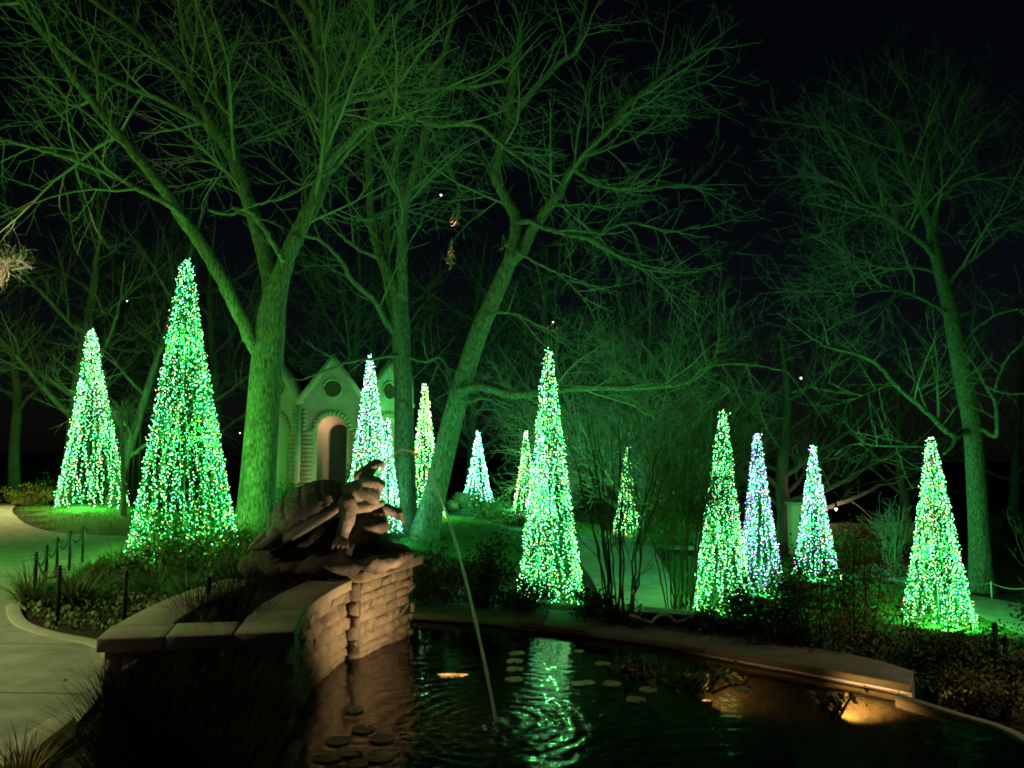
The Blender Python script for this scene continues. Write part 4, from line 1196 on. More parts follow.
# weeping tree by the left lawn
loc = on_ground(124, 510, 20)
r = empty('weeping_tree', loc, 'small weeping bare tree between the two left light trees', 'tree')
tw = Tree(r, 50, M['bark'], M['twig'], .006, 1, 0)
p = trunk(tw, [P(124, 512, 20), P(123, 470, 20), P(122, 435, 20), P(121, 408, 20)], [.07, .055, .05, .03], flare=1.2, sides=8)
for k in range(46):
    a = rng.uniform(0, 6.28); rr = rng.uniform(.25, 1.0); zt = rng.uniform(-.3, .35); zl = rng.uniform(.9, 2.2)
    s_ = P(121, 412, 20) + [0, 0, rng.uniform(-.4, 0)]
    o = np.array([math.cos(a), math.sin(a), 0])
    q = [s_, s_ + o * rr * .45 + [0, 0, .3 + zt * .5], s_ + o * rr * .9 + [0, 0, .15 + zt * .4], s_ + o * rr * 1.08 + [0, 0, -.6], s_ + o * rr * 1.12 + [rng.normal(0, .06), 0, -zl]]
    tw.crown.tube(smooth_curve(q, 4) - tw.o, np.linspace(.012, .005, 17), 3)
tw.done()

# ------------------------------------------------------------------ shrubs and grasses
def leafy(name, loc, rx, ry, h, n, size, m, label, cat='shrub', group=None, seed=1, stem='stem_dark', nst=9, gap=.55, up=.3, asp=.5, stalks=0):
    """stems from the ground, leaves clustered about their ends, an uneven outline"""
    g = np.random.default_rng(seed)
    r = empty(name, loc, label, cat, group)
    mb = MB(); lf = MB()
    tips = []
    for k in range(nst):
        a = g.uniform(0, 6.28); q = math.sqrt(g.uniform(0, 1))
        hh = h * g.uniform(.62, 1.08) * (1 - .35 * q * q)
        e = np.array([rx * q * math.cos(a), ry * q * math.sin(a), hh])
        p = smooth_curve([[e[0] * .15, e[1] * .15, -.05], [e[0] * .6, e[1] * .6, hh * .45] + g.normal(0, .03, 3), e], 4)
        mb.tube(p, np.linspace(.012, .004, len(p)), 4)
        for j in range(5):
            i = g.integers(2, len(p)); d = g.normal(size=3); d[2] = abs(d[2]) * .6; d /= np.linalg.norm(d)
            L = min(rx, ry) * g.uniform(.25, .6)
            t2_ = p[i] + d * L
            if t2_[2] < .03: t2_[2] = .03
            mb.tube([p[i], (p[i] + t2_) / 2 + g.normal(0, .02, 3), t2_], [.005, .004, .002], 3)
            tips += [t2_, (p[i] + t2_) / 2]
        tips.append(e)
    tips = np.array(tips)
    c = tips[g.integers(0, len(tips), n)] + g.normal(0, 1, (n, 3)) * [rx * .17, ry * .17, h * .09] * gap * 2
    c[:, 2] = np.abs(c[:, 2])
    lf.leaves(c, size * g.uniform(.6, 1.3, n), up=up, asp=asp, g=g)
    for k in range(stalks):
        t = tips[g.integers(0, len(tips))]
        mb.tube([t, t + [g.normal(0, .03), g.normal(0, .03), g.uniform(.06, .16)]], [.004, .002], 3)
    mb.build('stem', M[stem], r)
    lf.build('foliage', M[m], r)
    return r
def gl(px, py, d):
    return on_ground(px, py, d)
# dark evergreens along the pond coping
A = lambda x, y: (x, y, gz(x, y))
leafy('evergreen_shrub', A(-.85, 8.75), .34, .3, .58, 2600, .045, 'leaf_dark', 'dark evergreen shrub right of the stone plinth, first along the coping', group='shrubs along the pond', seed=1)
leafy('evergreen_shrub', A(-.28, 8.6), .36, .3, .72, 3200, .045, 'leaf_dark', 'tallest dark evergreen shrub behind the water jet', group='shrubs along the pond', seed=2)
leafy('evergreen_shrub', A(.12, 8.35), .26, .25, .42, 1800, .045, 'leaf_dark', 'low dark shrub at the left foot of the tall slender light tree', group='shrubs along the pond', seed=3)
leafy('evergreen_shrub', A(.82, 8.0), .30, .25, .38, 2200, .045, 'leaf_dark', 'low dark shrub at the right foot of the tall slender light tree', group='shrubs along the pond', seed=4)
leafy('evergreen_shrub', A(1.12, 7.72), .26, .22, .32, 1600, .045, 'leaf_dark', 'low dark shrub at the foot of the bare many-stemmed shrub', group='shrubs along the pond', seed=5)
leafy('evergreen_shrub', A(1.95, 7.3), .30, .25, .58, 2400, .042, 'leaf_dark', 'dark shrub hiding the foot of the green and lime light tree', group='shrubs along the pond', seed=6)
leafy('evergreen_shrub', A(2.38, 7.0), .34, .28, .48, 2400, .042, 'leaf_dark', 'black-looking shrub in front of the violet light tree', group='shrubs along the pond', seed=7)
leafy('evergreen_shrub', A(2.75, 7.1), .42, .36, 1.25, 4200, .036, 'leaf_brown', 'tall olive brown shrub left of centre in the right bed', group='shrubs along the pond', seed=8, stalks=20)
leafy('evergreen_shrub', A(3.0, 6.85), .44, .38, 1.15, 4600, .036, 'leaf_brown', 'big olive brown twiggy shrub between the teal and the rightmost light tree', group='shrubs along the pond', seed=9, stalks=24)
leafy('evergreen_shrub', A(3.42, 6.5), .36, .32, .48, 2600, .036, 'leaf_dark', 'dark shrub before the gap of green lawn', group='shrubs along the pond', seed=10, stalks=10)
leafy('evergreen_shrub', A(3.62, 6.2), .38, .32, .58, 3000, .036, 'leaf_dark', 'wide dark shrub at the foot of the rightmost light tree', group='shrubs along the pond', seed=11)
leafy('evergreen_shrub', A(3.5, 5.85), .34, .3, .34, 2600, .036, 'leaf_brown', 'brownish low shrub beyond the end of the broad coping', group='shrubs along the pond', seed=12)
leafy('evergreen_shrub', gl(1062, 655, 9.0), .42, .4, .72, 2600, .05, 'leaf_dark', 'dark shrub cut by the right picture edge beside the path', group='shrubs along the pond', seed=14)
leafy('evergreen_shrub', A(2.72, 8.6), .5, .4, .62, 2600, .045, 'leaf_brown', 'olive shrub right before the teal and violet light tree', group='shrubs along the pond', seed=15)
# shrubs of the middle and far garden
leafy('round_shrub', gl(492, 522, 24), .75, .6, .75, 1800, .09, 'leaf_mid', 'round green shrub below the smallest light tree', seed=20, cat='shrub')
leafy('round_shrub', gl(515, 524, 22), .8, .6, .45, 1500, .09, 'leaf_brown', 'reddish brown low shrub left of the small lime light tree', seed=21)
leafy('round_shrub', gl(302, 512, 19), .7, .5, 1.05, 2600, .08, 'leaf_mid', 'leafy shrub between the big trunk and the pavilion doorway', seed=22)
leafy('round_shrub', gl(282, 520, 17), .5, .4, .75, 1800, .08, 'leaf_mid', 'leafy shrub close against the right side of the big trunk', seed=23)
leafy('round_shrub', gl(355, 515, 20.5), .5, .4, 1.3, 1800, .08, 'leaf_dark', 'dark shrub beside the pavilion doorway', seed=24)
leafy('golden_shrub', gl(28, 503, 24), .95, .6, .42, 1800, .09, 'blade_gold', 'low golden shrub beside the pale path, left of the slim light tree', seed=25)
leafy('golden_shrub', gl(52, 500, 25), .6, .5, .75, 900, .10, 'leaf_brown', 'loose yellowish shrub behind the golden one', seed=26)
for i, (x, y, d, h_, lb) in enumerate([(8, 490, 28, 1.3, 'dark hedge shrub at the far left end of the garden'), (42, 485, 29, 1.5, 'dark hedge shrub left of the slim light tree'), (140, 500, 26, 1.0, 'dark shrub behind the weeping tree'),
                                       (668, 545, 21, .8, 'small dark shrub at the bend of the middle path'), (700, 548, 22, .6, 'low shrub beside the pale stone block'), (870, 560, 24, .7, 'brown shrub right of the teal and violet light tree'),
                                       (845, 555, 21, 1.0, 'spindly leafy shrub right behind the teal and violet light tree'), (1000, 580, 24, .8, 'dark shrub behind the tall right trunk')]):
    leafy('dark_shrub', gl(x, y, d), 1.1 if d > 25 else .7, .7, h_, 1700, .1, ('leaf_dark', 'leaf_dark', 'leaf_dark', 'leaf_mid', 'leaf_mid', 'leaf_brown', 'leaf_brown', 'leaf_dark')[i], lb, seed=60 + i)

# bare many-stemmed shrub in front, and twiggy brown ones
def stemmy(name, loc, n, h, spread, r0, label, seed, m='stem_dark', twig='twig_brown', dens=.8, lvl=2, spr=.8, rmin=.0028, lean=0.0):
    r = empty(name, loc, label, 'shrub')
    t = Tree(r, seed, M[m], M[twig], rmin, dens, .08, 6)
    t.minlen = .08
    b = np.array(loc)
    for k in range(n):
        a = t.g.uniform(0, 6.28); q = math.sqrt(t.g.uniform(0.02, 1)) * spread
        e = b + [q * math.cos(a) + lean, q * math.sin(a) * .8, h * t.g.uniform(.7, 1.05)]
        s_ = b + [.16 * q * math.cos(a) + t.g.normal(0, .03), .16 * q * math.sin(a), -.05]
        md = s_ + (e - s_) * .5 + [(-.12) * q * math.cos(a), 0, .04]
        rr = r0 * t.g.uniform(.6, 1.1)
        t.limb([s_, md, e], rr, rr * .2, 'stem', spr=spr, maxlvl=lvl, t0=.35, jit=.012)
    t.done()
    return r
stemmy('bare_shrub', A(1.12, 8.15), 14, 2.45, .80, .015, 'bare many-stemmed vase-shaped shrub right of the tall slender light tree', 70, dens=1.1)
stemmy('bare_shrub', A(2.25, 10.6), 20, 2.9, .95, .012, 'dense brown twiggy bare shrub between the many-stemmed one and the green and lime light tree', 71, 'twig_brown', 'twig_brown', 1.6, 2, .9, .0034)
stemmy('bare_shrub', gl(893, 572, 19), 34, 1.95, .55, .016, 'broom-like upright bare shrub left of the rightmost light tree', 72, 'twig', 'twig', .3, 1, .7, .006)
stemmy('bare_shrub', gl(1050, 600, 12), 16, 2.0, .9, .014, 'spiky bare shrub at the right picture edge before the dark', 73, 'twig', 'twig', .7, 2, .6, .004, .3)

# dark ornamental grasses: in front of the end wall and inside the planter
def clump(mb, c, n, L, w, spread, g, tilt=.55, m=0, bend=.5):
    a = g.uniform(0, 6.28, n); q = np.sqrt(g.uniform(0, 1, n))
    base = np.c_[c[0] + q * spread * np.cos(a), c[1] + q * spread * np.sin(a), np.full(n, c[2])]
    a2 = a + g.normal(0, .5, n); tl = g.uniform(.05, tilt, n) * (.4 + .6 * q)
    d = np.c_[np.sin(tl) * np.cos(a2), np.sin(tl) * np.sin(a2), np.cos(tl)]
    mb.blades(base, d, L * g.uniform(.55, 1.1, n), w * g.uniform(.7, 1.3, n), m, 4, bend * g.uniform(.2, 1.3, n), g=g)
def grass_thing(loc, n, L, w, spread, m, label, seed, group, tilt=.55, name='grass_clump', bend=.5):
    g = np.random.default_rng(seed)
    mb = MB(); clump(mb, (0, 0, -.02), n, L, w, spread, g, tilt, 0, bend)
    o = mb.build(name, M[m]); o.location = loc
    tag(o, label, 'grass', group)
    return o
k = 0
protos = [grass_thing((-2.04, 4.40, 0), 620, .62, .006, .14, 'blade_dry', 'dark dry grass clump against the left corner of the end wall', 80, 'dark grasses in front of the wall', .45)]
protos.append(grass_thing((-1.72, 4.42, 0), 700, .66, .006, .15, 'blade_dry', 'dark dry grass clump in the bed in front of the end wall', 81, 'dark grasses in front of the wall', .5))
spots = [(-1.95, 4.34), (-1.5, 4.35), (-1.98, 4.18), (-1.75, 4.1), (-1.5, 4.05), (-1.78, 3.85), (-1.55, 3.8), (-1.36, 3.65), (-1.58, 3.55), (-1.42, 3.4), (-1.36, 4.2), (-1.25, 3.3)]
for i, (x, y) in enumerate(spots):
    c_ = copy_tree(protos[1]); c_.location = (x, y, 0); c_.rotation_euler.z = i * 2.1; s_ = .85 + .25 * ((i * 37) % 10) / 10; c_.scale = (s_, s_, s_ * (.92 if y > 3.8 else .8))
gp = [grass_thing((-2.14, 5.2, .4), 420, .26, .005, .11, 'blade_gold', 'short golden grass tuft at the front left of the planter', 82, None, .7)]
pp = grass_thing((-1.88, 5.6, .4), 560, .36, .005, .14, 'blade_dry', 'dark grass clump filling the planter', 83, 'dark grasses in the planter', .8)
for i, (x, y) in enumerate([(-2.0, 5.75), (-2.15, 6.1), (-1.92, 6.15), (-2.1, 6.5), (-2.25, 6.75), (-1.9, 6.55), (-2.22, 5.62), (-1.9, 5.25), (-2.35, 7.05), (-2.2, 6.35)]):
    c_ = copy_tree(pp); c_.location = (x, y, .4 if y < 6.7 else .3); c_.rotation_euler.z = i * 1.7; s_ = .8 + .05 * i * (1 if i < 9 else .8); c_.scale = (s_, s_, s_)
grass_thing((-2.42, 3.93, 0.03), 160, .30, .006, .10, 'blade_gold', 'short golden grass tuft on the kerb at the near left', 84, None, .8)
# low fringe in front of the cap stones
g5 = np.random.default_rng(90)

# leafy bed on the left: liriope clumps, low leafy shrubs, ground cover
lir = grass_thing(A(-5.0, 10.2), 260, .55, .016, .10, 'blade', 'arching strap-leaved clump in the leafy bed under the tallest light tree', 85, 'strap-leaved clumps in the left bed', 1.0, 'strap_leaf_plant', .9)
g6 = np.random.default_rng(7)
bedpoly = np.array([(-5.0, 8.0), (-5.35, 8.6), (-5.5, 9.4), (-5.7, 10.6), (-5.6, 11.6), (-4.2, 12.4), (-3.2, 12.4), (-3.0, 9.5), (-2.9, 7.6), (-3.5, 7.0), (-4.2, 7.2)])
cnt = 0
while cnt < 34:
    x, y = g6.uniform(-5.8, -2.8), g6.uniform(8.3, 12.4)
    if not inside(bedpoly, np.array([x]), np.array([y]))[0]: continue
    if np.hypot(x + 4.9, y - 11.5) < .35: continue
    c_ = copy_tree(lir); c_.location = A(x, y); c_.rotation_euler.z = g6.uniform(0, 6); s_ = g6.uniform(.55, 1.05); c_.scale = (s_, s_, s_ * g6.uniform(.7, 1.1)); cnt += 1
leafy('rose_bush', A(-4.25, 9.5), .5, .4, .62, 700, .06, 'leaf_mid', 'open leafy bush with dark crooked stems in front of the tallest light tree', seed=30, nst=10)
leafy('leafy_bush', A(-3.75, 10.4), .5, .4, .55, 1600, .06, 'leaf_mid', 'bright leafy bush at the right foot of the tallest light tree', seed=31)
leafy('leafy_bush', A(-3.2, 9.9), .5, .4, .6, 1800, .055, 'leaf_mid', 'leafy bush between the tallest light tree and the turtle rock', seed=32)
leafy('leafy_bush', A(-2.95, 8.8), .45, .4, .55, 1600, .05, 'leaf_mid', 'leafy bush close behind the turtle rock', seed=33)
leafy('leafy_bush', A(-4.6, 10.6), .4, .4, .5, 1200, .06, 'leaf_mid', 'leafy bush at the left foot of the tallest light tree', seed=34)
leafy('leafy_bush', A(-2.5, 10.6), .6, .5, .75, 1800, .06, 'leaf_mid', 'leafy bush at the foot of the big forked trunk', seed=35)
mb = MB(); lv = 0
pts = []
while len(pts) < 5200:
    x, y = g6.uniform(-5.8, -2.8), g6.uniform(6.9, 12)
    if inside(bedpoly, np.array([x]), np.array([y]))[0] : pts.append((x, y))
pts = np.array(pts)
mb.leaves(np.c_[pts, ground_z(pts[:, 0], pts[:, 1]) + g6.uniform(.01, .10, len(pts))], g6.uniform(.03, .07, len(pts)), up=.5, asp=.6, g=g6)
tag(mb.build('ground_cover', M['leaf_mid']), kind='stuff')
# lawn grass
mb = MB(); pts = []
for pl_i, n_ in ((0, 6000), (1, 9000), (2, 15000)):
    q = lawns[pl_i]; lo, hi = q.min(0), q.max(0); got = 0
    while got < n_:
        x = g6.uniform(lo[0], hi[0], 4000); y = g6.uniform(lo[1], min(hi[1], 22), 4000)
        k_ = inside(q, x, y) & ~inside(shr, x, y) & ~inside(np.vstack([resample(smooth_curve(pu, 6), 30), resample(smooth_curve(pd, 6), 30)[::-1]]), x, y) & ~inside(np.vstack([smooth_curve(pl_, 6), smooth_curve(pr, 6)[::-1]]), x, y)
        k_ &= ~((x < 0) & inside(np.vstack([near, far[::-1]]), x, y))
        x, y = x[k_], y[k_]
        pts.append(np.c_[x, y, ground_z(x, y)]); got += len(x)
pts = np.vstack(pts); n_ = len(pts); a = g6.uniform(0, 6.28, n_); tl = g6.uniform(0, .7, n_)
mb.blades(pts, np.c_[np.sin(tl) * np.cos(a), np.sin(tl) * np.sin(a), np.cos(tl)], g6.uniform(.04, .085, n_), .010, 0, 2, .5, g=g6)
tag(mb.build('grass', M['lawnblade']), kind='stuff')

# fallen leaves on the ground, path and in the pond margin
mb = MB()
n_ = 700
x = g6.uniform(-6, 8, n_); y = g6.uniform(3, 20, n_)
k_ = ~inside(shr, x, y); x, y = x[k_], y[k_]
d_ = MB(); mb.leaves(np.c_[x, y, ground_z(x, y) + .045], g6.uniform(.03, .06, len(x)), up=0, asp=.6, g=g6)
tag(mb.build('fallen_leaves', M['leaf_dead']), kind='stuff')

# ------------------------------------------------------------------ water lilies
def pad(loc, r, label, group, seed):
    g = np.random.default_rng(seed)
    th = np.linspace(.18, 6.283 - .18, 26)
    rr = r * (1 + g.normal(0, .02, 26))
    mb = MB()
    top = np.c_[rr * np.cos(th), rr * np.sin(th), .006 + .002 * np.sin(th * 3 + seed)]
    inn = top * [.5, .5, 1]; inn[:, 2] = .005
    bot = top - [0, 0, .008]
    mb.strip([top, inn], None); mb.strip([bot, top], None)
    mb.add(np.vstack([inn, [[0, 0, .004]]]), None, [[i, i + 1, 26] for i in range(25)])
    o = mb.build('lily_pad', M['lily']); o.location = loc; o.rotation_euler.z = g.uniform(0, 6)
    return tag(o, label, 'lily pad', group)
for i, (x, y, r_) in enumerate([(349, 752, .075), (328, 757, .085), (338, 741, .075), (379, 757, .085), (382, 739, .075), (363, 730, .07), (355, 711, .055), (357, 764, .06)]):
    p = G(x, y, WATER_Z + .004); pad(p, r_, 'pale brownish lily pad in the cluster at the near left of the pond', 'near lily pads', i)
for i, (x, y) in enumerate([(517, 653.5), (515, 661.5), (515, 669.5), (514, 680)]):
    p = G(x, y, WATER_Z + .004); pad(p, .07, ['top', 'second', 'third', 'lowest'][i] + ' pad in the row of four left of the green reflection', 'row of lily pads', 20 + i)
for i, (x, y) in enumerate([(579, 651.5), (603, 664), (612, 684), (648, 690), (630, 668), (578, 684), (588, 683), (690, 676), (742, 690), (636, 700), (750, 655)]):
    p = G(x, y, WATER_Z + .004); pad(p, g6.uniform(.04, .075), 'dim lily pad floating among the dark plants right of the green reflection', 'scattered lily pads', 40 + i)
# submerged plants by the pond lamp
leafy('water_plant', tuple(G(705, 686, WATER_Z - .02)), .34, .22, .04, 110, .06, 'leaf_brown', 'low water plant lit orange by the pond lamp near the far coping', cat='water plant', seed=95, nst=7)
leafy('water_plant', tuple(G(640, 676, WATER_Z - .02)), .40, .26, .03, 130, .06, 'leaf_brown', 'dark low water plant in the middle of the pond', cat='water plant', seed=96, nst=6)
leafy('water_plant', tuple(G(838, 706, WATER_Z - .02)), .22, .16, .03, 50, .06, 'leaf_brown', 'small water plant left of the bright patch by the coping end', cat='water plant', seed=97, nst=5)

# ------------------------------------------------------------------ pond lamps
def pond_lamp(loc, label, aim, energy, size=1.9, z=.035, lens=.05):
    r = empty('pond_lamp', loc, label, 'lamp', 'lamps in the pond')
    th = np.arange(16) * 2 * math.pi / 16
    mb = MB(); mb.tube([(0, 0, -.09), (0, 0, -.06), (0, 0, -.04)], [.035, .045, .05], 16, cap=True); pass
    mb.build('housing', M['blackmetal'], r)
    mb = MB(); g_ = np.random.default_rng(int(abs(loc[0]) * 100)); rr = g_.uniform(.6, 1.15, 16) * lens  # ragged disc outline draws the broken glow in the water
    mb.add(np.vstack([np.c_[rr * np.cos(th), rr * np.sin(th) * .6, np.full(16, -.035)], [[0, 0, -.03]]]), None, [[i, (i + 1) % 16, 16] for i in range(16)])
    mb.build('lens', M['lamp_glass'], r)
    o = lamp('pond_light', 'SPOT', (0, 0, z), energy, (1, .68, .34), .03, r, spot_size=size, spot_blend=1.0)
    v = Vector(aim) - Vector(loc) - Vector((0, 0, z))
    o.rotation_euler = v.to_track_quat('-Z', 'Y').to_euler()
    return r
L1 = G(452, 672, WATER_Z)
pond_lamp((L1[0], L1[1], WATER_Z + .012), 'glowing pond lamp in the water in front of the stone plinth', (-1.22, 6.75, .75), 72, 2.4, lens=.13)
o_ = lamp('pond_light', 'SPOT', (L1[0] + .05, L1[1], WATER_Z + .06), 200, (1, .60, .27), .03, None, spot_size=.62, spot_blend=.6)
o_.rotation_euler = (T(372, 488, -.1) - np.array(o_.location)).tolist() and Vector(T(372, 488, -.1) - np.array(o_.location)).to_track_quat('-Z', 'Y').to_euler()
L2 = G(834, 700, WATER_Z)
pond_lamp((L2[0], L2[1], WATER_Z - .05), 'submerged pond lamp lighting the water near the end of the coping', tuple(G(900, 708, -.26)), 55, 1.8, z=.02, lens=.03)
L3 = G(706, 682, WATER_Z)
pond_lamp((L3[0], L3[1], WATER_Z - .10), 'submerged pond lamp under the orange lit water plant', (1.9, 6.2, -.2), 12, 2.4, z=.05, lens=.04)

# ------------------------------------------------------------------ posts and chains of the left bed, ropes on the right
def post(loc, h, r, label, group='black posts round the left bed'):
    root = empty('bed_post', loc, label, 'post', group)
    mb = MB(); mb.tube([(0, 0, -.15), (0, 0, h - .012), (0, 0, h)], [r, r, r * .8], 12, cap=True); mb.build('shaft', M['blackmetal'], root)
    th = np.arange(14) * 2 * math.pi / 14
    for s_ in (-1, 1):
        mb = MB(); mb.tube(np.c_[s_ * (r + .018) + .018 * np.cos(th), np.zeros(14), h - .055 + .022 * np.sin(th)], .004, 5, closed=True)
        mb.build('ring', M['blackmetal'], root)
    return root
def chain(name, a, b, sag, m, rad, label, cat, group):
    t = np.linspace(0, 1, 22); a = np.array(a); b = np.array(b)
    p = a + (b - a) * t[:, None]; p[:, 2] -= 4 * sag * t * (1 - t)
    mb = MB()
    if name == 'post_chain':
        s_ = resample(p, int(np.linalg.norm(b - a) / .028))
        th = np.arange(8) * 2 * math.pi / 8
        for i in range(len(s_) - 1):
            c_ = (s_[i] + s_[i + 1]) / 2; d = s_[i + 1] - s_[i]; ln_ = np.linalg.norm(d); d /= ln_
            o = np.cross(d, [0, 0, 1.0]); o /= np.linalg.norm(o) + 1e-9
            if i % 2: o = np.cross(d, o)
            mb.tube(c_ + d * np.cos(th)[:, None] * ln_ * .72 + o * np.sin(th)[:, None] * .010, .0036, 4, closed=True)
    else:
        mb.tube(p, rad, 5)
    ob = mb.build(name, m, loc=tuple(a))
    return tag(ob, label, cat, group)
pb = {}
for nm, (x, y), lab in [('a', (82, 568), 'black bed post farthest back, beside the strap-leaved plants'), ('b', (69, 574), 'black bed post second from the back'), ('c', (56, 582), 'black bed post in the middle, half hidden by a nearer one'),
                        ('d', (45, 592), 'black bed post second from the left'), ('e', (34, 603), 'leftmost black bed post'), ('f', (57, 625), 'black bed post at the front corner by the kerb'),
                        ('g', (124, 631), 'black bed post between the corner and the planter wall'), ]:
    p = G(x, y, .0); loc = (p[0], p[1], gz(p[0], p[1])); pb[nm] = (loc, .56)
    post(loc, .56, .021 if nm in 'fgh' else .019, lab)
order = 'abcdefg'
for u, v_ in zip(order[:-1], order[1:]):
    a, b = pb[u][0], pb[v_][0]
    chain('post_chain', (a[0], a[1], a[2] + .51), (b[0], b[1], b[2] + .51), .14 if u not in 'fg' else .42, M['blackmetal'], .004,
          {'a': 'black chain hanging between the two farthest bed posts', 'b': 'black chain between the second and the middle bed post from the back', 'c': 'black chain between the middle bed post and the next one left',
           'd': 'black chain between the two leftmost bed posts', 'e': 'black chain from the leftmost bed post to the corner post', 'f': 'black chain sagging low from the corner post', 'g': 'black chain sagging low to the post behind the planter wall'}[u], 'chain', 'chains between the bed posts')
pp_ = P(208, 604, 6.0); post((pp_[0], pp_[1], .385), .30, .021, 'short black post standing among the planter grasses')
rp = []
for (x, y, d, h_, lab) in [(998, 690, 6.7, .56, 'thin black post at the right end, behind the other'), (1008, 706, 6.4, .56, 'nearer black post at the right end with a rope')]:
    p = P(x, y, d); rp.append(np.array([p[0], p[1], p[2]])); post(tuple(p), h_, .021, lab, 'black posts on the right')
tail = rp[1] + [.9, -.5, 0]
chain('barrier_rope', rp[0] + [0, 0, .5], rp[1] + [0, 0, .5], .06, M['rope'], .006, 'tan rope between the two black posts at the right end', 'rope', 'ropes on the right')
chain('barrier_rope', rp[1] + [0, 0, .5], tail + [0, 0, .5], .12, M['rope'], .006, 'tan rope leaving the nearer right post towards the picture edge', 'rope', 'ropes on the right')
chain('barrier_rope', rp[0] + [0, 0, .5], P(966, 655, 8.5), .05, M['rope'], .005, 'tan rope running from the right posts back to the shrubs', 'rope', 'ropes on the right')
rs_ = []
for (x, y, d, lab) in [(966, 596, 17.6, 'slim pale rope post beside the rightmost light tree'), (992, 600, 17.0, 'slim pale rope post by the far edge of the right path'), (1030, 611, 16.2, 'slim pale rope post at the picture edge')]:
    loc = on_ground(x, y, d); root = empty('rope_post', loc, lab, 'post', 'rope posts of the right path')
    mb = MB(); mb.tube([(0, 0, -.1), (0, 0, .36)], .016, 6, cap=True); mb.build('shaft', M['pale'], root)
    mb = MB(); mb.octas([(0, 0, .37)], .022, 0); mb.build('cap', M['pale'], root); rs_.append(np.array(loc) + [0, 0, .34])
for i in range(2):
    chain('path_rope', rs_[i], rs_[i + 1], .07, M['rope'], .013, ['pale rope along the right path nearer the light tree', 'pale rope along the right path nearer the picture edge'][i], 'rope', 'ropes of the right path')

# scalloped edging plate by the middle path
E0 = G(632, 620, -.12); E1 = G(694, 619, -.12)
y0 = 7.55
prof = [(630, 615), (640, 619), (648, 622), (652, 622.6), (655, 619), (659, 616), (664, 615), (669, 616), (673, 619), (676, 622), (681, 621.6), (687, 619.5), (693, 616), (700, 612)]
pr3 = smooth_curve([P(x, y, y0) for x, y in prof], 5)
mb = MB(); n_ = len(pr3); lowr = pr3.copy(); lowr[:, 2] = -.45
bk = np.array([0, .02, 0])
mb.strip([lowr, pr3, pr3 + bk, lowr + bk], None)
sc = empty('scalloped_edging', (pr3[n_ // 2][0], y0, -.4), 'dark metal edging plate with a pale scalloped top between the coping and the middle path', 'edging')
o1 = mb.build('plate', M['blackmetal'])
mb = MB(); mb.tube(pr3 + bk / 2, .016, 6, cap=True); o2 = mb.build('top_rail', M['pale'])
relocate([o1, o2], sc)

# stones, pier, low wall
def boulder(loc, r, label, seed, m='boulder', group=None):
    g = np.random.default_rng(seed)
    bm = bmesh.new(); bmesh.ops.create_icosphere(bm, subdivisions=3, radius=1)
    ph = g.uniform(0, 6, (4, 3)); 
    for v in bm.verts:
        c_ = np.array(v.co[:]); s_ = 1 + sum(.09 * math.sin(c_ @ ph[k] * (1.1 + k * .6) + ph[k, 0]) for k in range(4))
        c_ = np.sign(c_) * np.abs(c_) ** .8 * s_ * r; v.co = c_
    me = bpy.data.meshes.new('boulder'); bm.to_mesh(me); bm.free(); me.materials.append(M[m])
    me.polygons.foreach_set('use_smooth', np.ones(len(me.polygons), bool))
    o = bpy.data.objects.new('boulder', me); col.objects.link(o); o.location = (loc[0], loc[1], loc[2] + r[2] * .35)
    return tag(o, label, 'boulder', group)
boulder(gl(880, 577, 20), (.42, .3, .2), 'flat pale boulder left of the rightmost light tree', 1)
boulder(gl(899, 577, 19.6), (.46, .32, .24), 'larger pale boulder beside the rightmost light tree', 2)
boulder(gl(909, 585, 18.5), (.5, .4, .12), 'flat pale slab stone in front of the two boulders', 3)
boulder(gl(461, 505, 29), (.32, .3, .34), 'tan boulder left of the smallest light tree', 4)
boulder(gl(452, 507, 28), (.22, .2, .2), 'small tan stone beside the leaning trunk', 5)
boulder(gl(497, 512, 27), (.5, .3, .13), 'flat tan stone right of the smallest light tree', 6)
boulder(gl(678, 552, 21), (.55, .3, .08), 'long flat pale stone near the bend of the middle path', 7)
pier = empty('stone_pier', on_ground(798, 540, 22), 'beige stone pier with a dark niche behind the teal and violet light tree', 'pier')
mb = MB(); mb.box((0, 0, .7), (.42, .42, 1.5)); bevel(mb.build('shaft', M['plaster'], pier), .015)
mb = MB(); mb.box((0, 0, 1.49), (.52, .52, .09)); bevel(mb.build('cap', M['capstone'], pier), .015)
mb = MB(); mb.box((.06, -.212, .95), (.16, .02, .5)); mb.build('niche', M['mortar'], pier)
blk = empty('stone_block', on_ground(703, 550, 21), 'squat pale stone block beside the green and lime light tree', 'stone block')
mb = MB(); mb.box((0, 0, .22), (.42, .4, .52)); bevel(mb.build('body', M['boulder'], blk), .03)
mb = MB(); mb.box((0, 0, .50), (.5, .46, .07)); bevel(mb.build('cap', M['boulder'], blk), .02)
lw = empty('low_wall', on_ground(880, 562, 25), 'low brown garden wall lit warm behind the shrubs, right of the teal light tree', 'wall')
mb = MB(); mb.box((0, 0, .2), (3.6, .35, .7)); bevel(mb.build('body', M['brick'], lw), .02)
mb = MB(); mb.box((0, 0, .58), (3.7, .45, .07)); bevel(mb.build('coping', M['capstone'], lw), .02)

